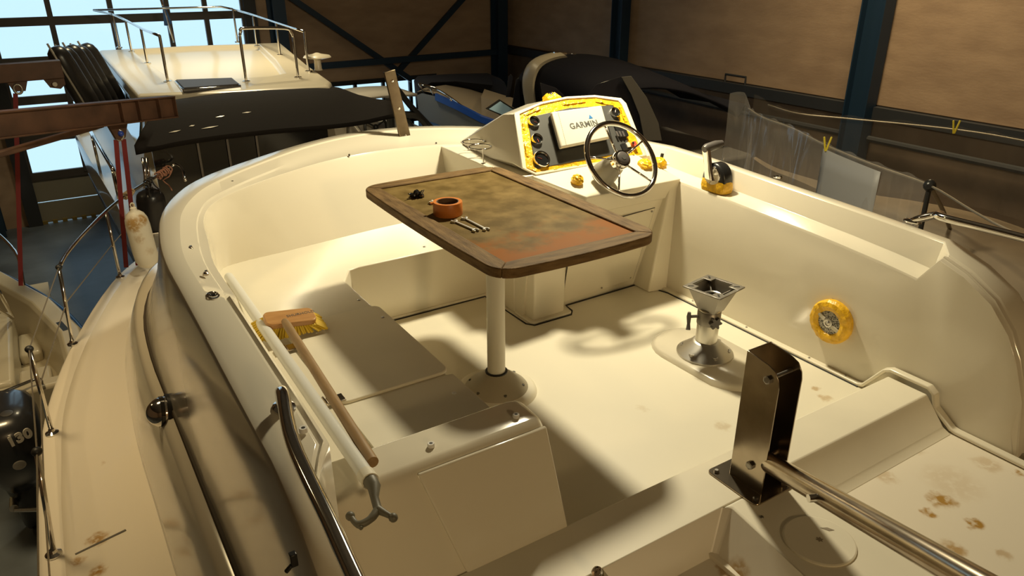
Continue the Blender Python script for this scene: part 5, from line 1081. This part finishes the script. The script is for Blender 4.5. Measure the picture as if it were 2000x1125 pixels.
vin([(1000, 208), (1008, 155), (1014, 152), (1036, 205), (1034, 236)], 9.6); vin([(1055, 162), (1085, 172), (1103, 188), (1095, 200), (1062, 205)], 7.9)
vin([(988, 190), (993, 150), (998, 145), (1002, 150), (996, 190)], 9.9)
M['gstrip'] = mat('grey_strip', (.085, .078, .068), .6)
vin([(1165, 165), (1212, 150), (1235, 185), (1252, 240), (1250, 268), (1190, 268), (1120, 215)], 7.55)
for pts, nm in (([(1213, 151), (1232, 149), (1262, 190), (1285, 240), (1292, 275), (1258, 275), (1248, 225), (1232, 185)], 'hood_band'),): vin(pts, 7.5, nm, 'gstrip')
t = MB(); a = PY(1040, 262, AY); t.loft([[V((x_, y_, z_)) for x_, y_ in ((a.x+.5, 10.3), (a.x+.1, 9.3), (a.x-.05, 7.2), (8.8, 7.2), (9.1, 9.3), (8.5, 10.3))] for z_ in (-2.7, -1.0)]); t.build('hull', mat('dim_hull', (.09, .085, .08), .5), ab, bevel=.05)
t = MB(); t.tube([PY(1082, 104, AY), PY(1106, 105, AY)], .02, 6); t.tube([PY(1088, 104, AY), PY(1090, 112, AY)], .015, 6); t.tube([PY(1117, 107, AY), PY(1124, 107, AY)], .02, 6); t.build('light_bar', M['chrome'], ab)
# ------------------------------------------------------------------ sailing boat under film at the right
M['sdeck'] = mat('dull_deck', (.17, .125, .075), .6, noise_amt=.2, nscale=2); M['shull'] = mat('dull_hull', (.30, .26, .19), .4)
def film_mat(name, haze, col):
    m = bpy.data.materials.new(name); m.use_nodes = True; nt = m.node_tree; nt.nodes.clear(); N = nt.nodes.new; L = nt.links.new
    out = N('ShaderNodeOutputMaterial'); mx = N('ShaderNodeMixShader'); tr = N('ShaderNodeBsdfTransparent'); m2 = N('ShaderNodeMixShader'); df = N('ShaderNodeBsdfTranslucent'); gl = N('ShaderNodeBsdfGlossy'); d2 = N('ShaderNodeBsdfDiffuse'); m3 = N('ShaderNodeMixShader')
    gl.inputs['Roughness'].default_value = .12; df.inputs[0].default_value = (*col, 1); d2.inputs[0].default_value = (*col, 1); m2.inputs[0].default_value = .3; m3.inputs[0].default_value = .5
    lw = N('ShaderNodeLayerWeight'); lw.inputs[0].default_value = .55; mr = N('ShaderNodeMapRange'); mr.inputs[3].default_value = haze; mr.inputs[4].default_value = haze*2.6; L(lw.outputs['Facing'], mr.inputs[0]); L(mr.outputs[0], mx.inputs[0])
    L(df.outputs[0], m3.inputs[1]); L(d2.outputs[0], m3.inputs[2]); L(m3.outputs[0], m2.inputs[1]); L(gl.outputs[0], m2.inputs[2]); L(tr.outputs[0], mx.inputs[1]); L(m2.outputs[0], mx.inputs[2]); L(mx.outputs[0], out.inputs[0]); return m
film, film2 = film_mat('plastic_film', .15, (.7, .68, .66)), film_mat('thin_plastic_film', .05, (.6, .52, .42))
sl = thing('sailing_boat', 'neighbouring sailing boat at the right, its rails draped with plastic', 'boat', (5.4, 3.0, FZ))
RZ2 = .30
prt = catmull([PZ(1462, 212, RZ2), PZ(1490, 230, RZ2), PZ(1545, 250, RZ2), PZ(1612, 284, RZ2), PZ(1705, 322, RZ2), PZ(1815, 362, RZ2), PZ(1905, 415, RZ2), PZ(2000, 462, RZ2), V((3.95, .9, RZ2)), V((3.85, -1.0, RZ2)), V((4.1, -4.0, RZ2))], 4)
stb = catmull([PZ(1500, 205, RZ2), PZ(1560, 222, RZ2), PZ(1660, 232, RZ2), PZ(1860, 252, RZ2), PZ(2000, 275, RZ2), PZ(2200, 320, RZ2), PZ(2200, 320, RZ2)+V((.25, -2.2, 0)), PZ(2200, 320, RZ2)+V((.1, -5.0, 0))], 4)
px_tube(prt, .008, 6, smooth=0).build('guard_wire', M['wire'], sl, ang=180); px_tube(stb, .006, 6, smooth=0).build('guard_wire', M['wire'], sl, ang=180)
DKZ = -.36
edge = [p+V((.06, -.02, 0)) for p in prt]; edge2 = [p+V((.0, 0, 0)) for p in stb]
bow = V((6.25, 5.9, DKZ))
def res(l, n): 
    o = []; 
    for k in range(n):
        f_ = k/(n-1)*(len(l)-1); i = min(int(f_), len(l)-2); o.append(l[i].lerp(l[i+1], f_-i))
    return o
e1, e2 = res(edge, 24), res(edge2, 24)
t = MB(); t.loft([[V((a.x, a.y, DKZ)), V(((a.x*.75+b.x*.25), (a.y*.75+b.y*.25), DKZ+.05)), V(((a.x*.66+b.x*.34), (a.y*.66+b.y*.34), DKZ+.16)), V((a.x*.4+b.x*.6, a.y*.4+b.y*.6, DKZ+.16)), V((a.x*.3+b.x*.7, a.y*.3+b.y*.7, DKZ+.05)), V((b.x, b.y, DKZ))] for a, b in zip(e1, e2)], closed=False); t.build('deck', M['sdeck'], sl, ang=40)
t = MB(); t.loft([[V((a.x, a.y, DKZ)), V((a.x-.03, a.y, DKZ+.04)), V((a.x-.05, a.y, DKZ-.02)), V((a.x+.0, a.y, DKZ-.7)), V((a.x+.35, a.y, DKZ-1.5)), V((a.x+1.0, a.y, DKZ-2.3))] for a in e1], closed=False); t.build('hull', M['shull'], sl, ang=50)
t = MB(); t.loft([[V((a.x-.055, a.y-.01, DKZ-.16)), V((a.x-.045, a.y-.01, DKZ-.20)), V((a.x-.02, a.y, DKZ-.20)), V((a.x-.03, a.y, DKZ-.16))] for a in e1]); t.build('hull_line', M['dark_steel'], sl)
b = PZ(1798, 425, DKZ); tp = PZ(1816, 362, RZ2); b = V((tp.x+.03, tp.y, DKZ)); t = MB(); t.tube([b, tp], .016, 8); t.sphere(tp, .04, 8, 6); t.build('stanchion', M['black_pl'], sl)
b2 = PZ(1858, 455, DKZ+.1); px_tube([tp, tp.lerp(b2, .5)+V((.02, 0, .0)), b2], .014, 6).build('stay', M['wire'], sl, ang=180)
b = PZ(1672, 385, DKZ+.1); t = MB(); t.tube([b, b+V((-.05, .1, .25))], .014, 6); t.build('stanchion', M['black_pl'], sl)
def drape(line, depth, name, lab, amp, seed, film):
    n1, n2 = 90, 14; pl_ = res(line, n1); vs = []
    for i, p in enumerate(pl_):
        tan = (pl_[min(i+1, n1-1)]-pl_[max(i-1, 0)]).normalized(); nr = V((tan.y, -tan.x, 0))
        for j in range(n2):
            f_ = j/(n2-1); w_ = amp*f_*(noise.noise(V((i*.16+seed, f_*1.2, seed)))+.6*noise.noise(V((i*.45, f_*.8, seed+3))))
            top_ = .05*max(0, math.sin(i*.7))*.3 if j == 0 else 0
            vs.append(p+nr*(w_+.012)+V((0, 0, .02+top_-depth*f_*(1+.08*noise.noise(V((i*.1, 0, seed)))))))
    t = MB(); t.add(vs, [(i*n2+j, i*n2+j+1, (i+1)*n2+j+1, (i+1)*n2+j) for i in range(n1-1) for j in range(n2-1)]); return tag(t.build(name, film, None, ang=180), lab, 'plastic film', 'plastic film on the sailing boat')
drape([prt[0]+V((-.05, .2, .10)), prt[0]+V((0, .05, .12))]+prt[1:21], .70, 'plastic_film', 'clear plastic film hanging in folds from the near guard wire of the sailing boat', .12, 1, film)
drape([stb[0]+V((-.1, .1, .08))]+stb[:21], .62, 'plastic_film', 'clear plastic film along the far guard wire of the sailing boat', .05, 5, film2)
ln = res(prt[:29], 60); seg_ = ln[25:36]
t = MB(); t.loft([[p+V((-.03, -.02, -.02-.62*f_+.10*f_*(i/10))) for f_ in (0, .25, .5, .75, 1)] for i, p in enumerate(seg_)], closed=False); tag(t.build('white_sheet', mat('white_sheet', (.30, .30, .30), .5), None, solid=.002), 'whitish plastic sheet clipped over the near guard wire of the sailing boat', 'sheet')
M['clip'] = mat('yellow_clip', (.62, .50, .04), .4)
for px, py, lab in ((1615, 280, 'yellow spring clip on the near guard wire'), (1866, 247, 'yellow spring clip on the far guard wire')):
    q = PZ(px, py, RZ2+.03); o = thing('spring_clip', lab, 'clip', tuple(q), 'yellow spring clips'); r_ = _R
    for s_ in (-1, 1): t = MB(); t.bar(q+r_*(.003*s_)+V((0, 0, -.06)), q+r_*.028*s_+V((0, 0, .05)), .013, .012, up=(.5, .8, 0)); t.build('clip_arm', M['clip'], o, bevel=.003)
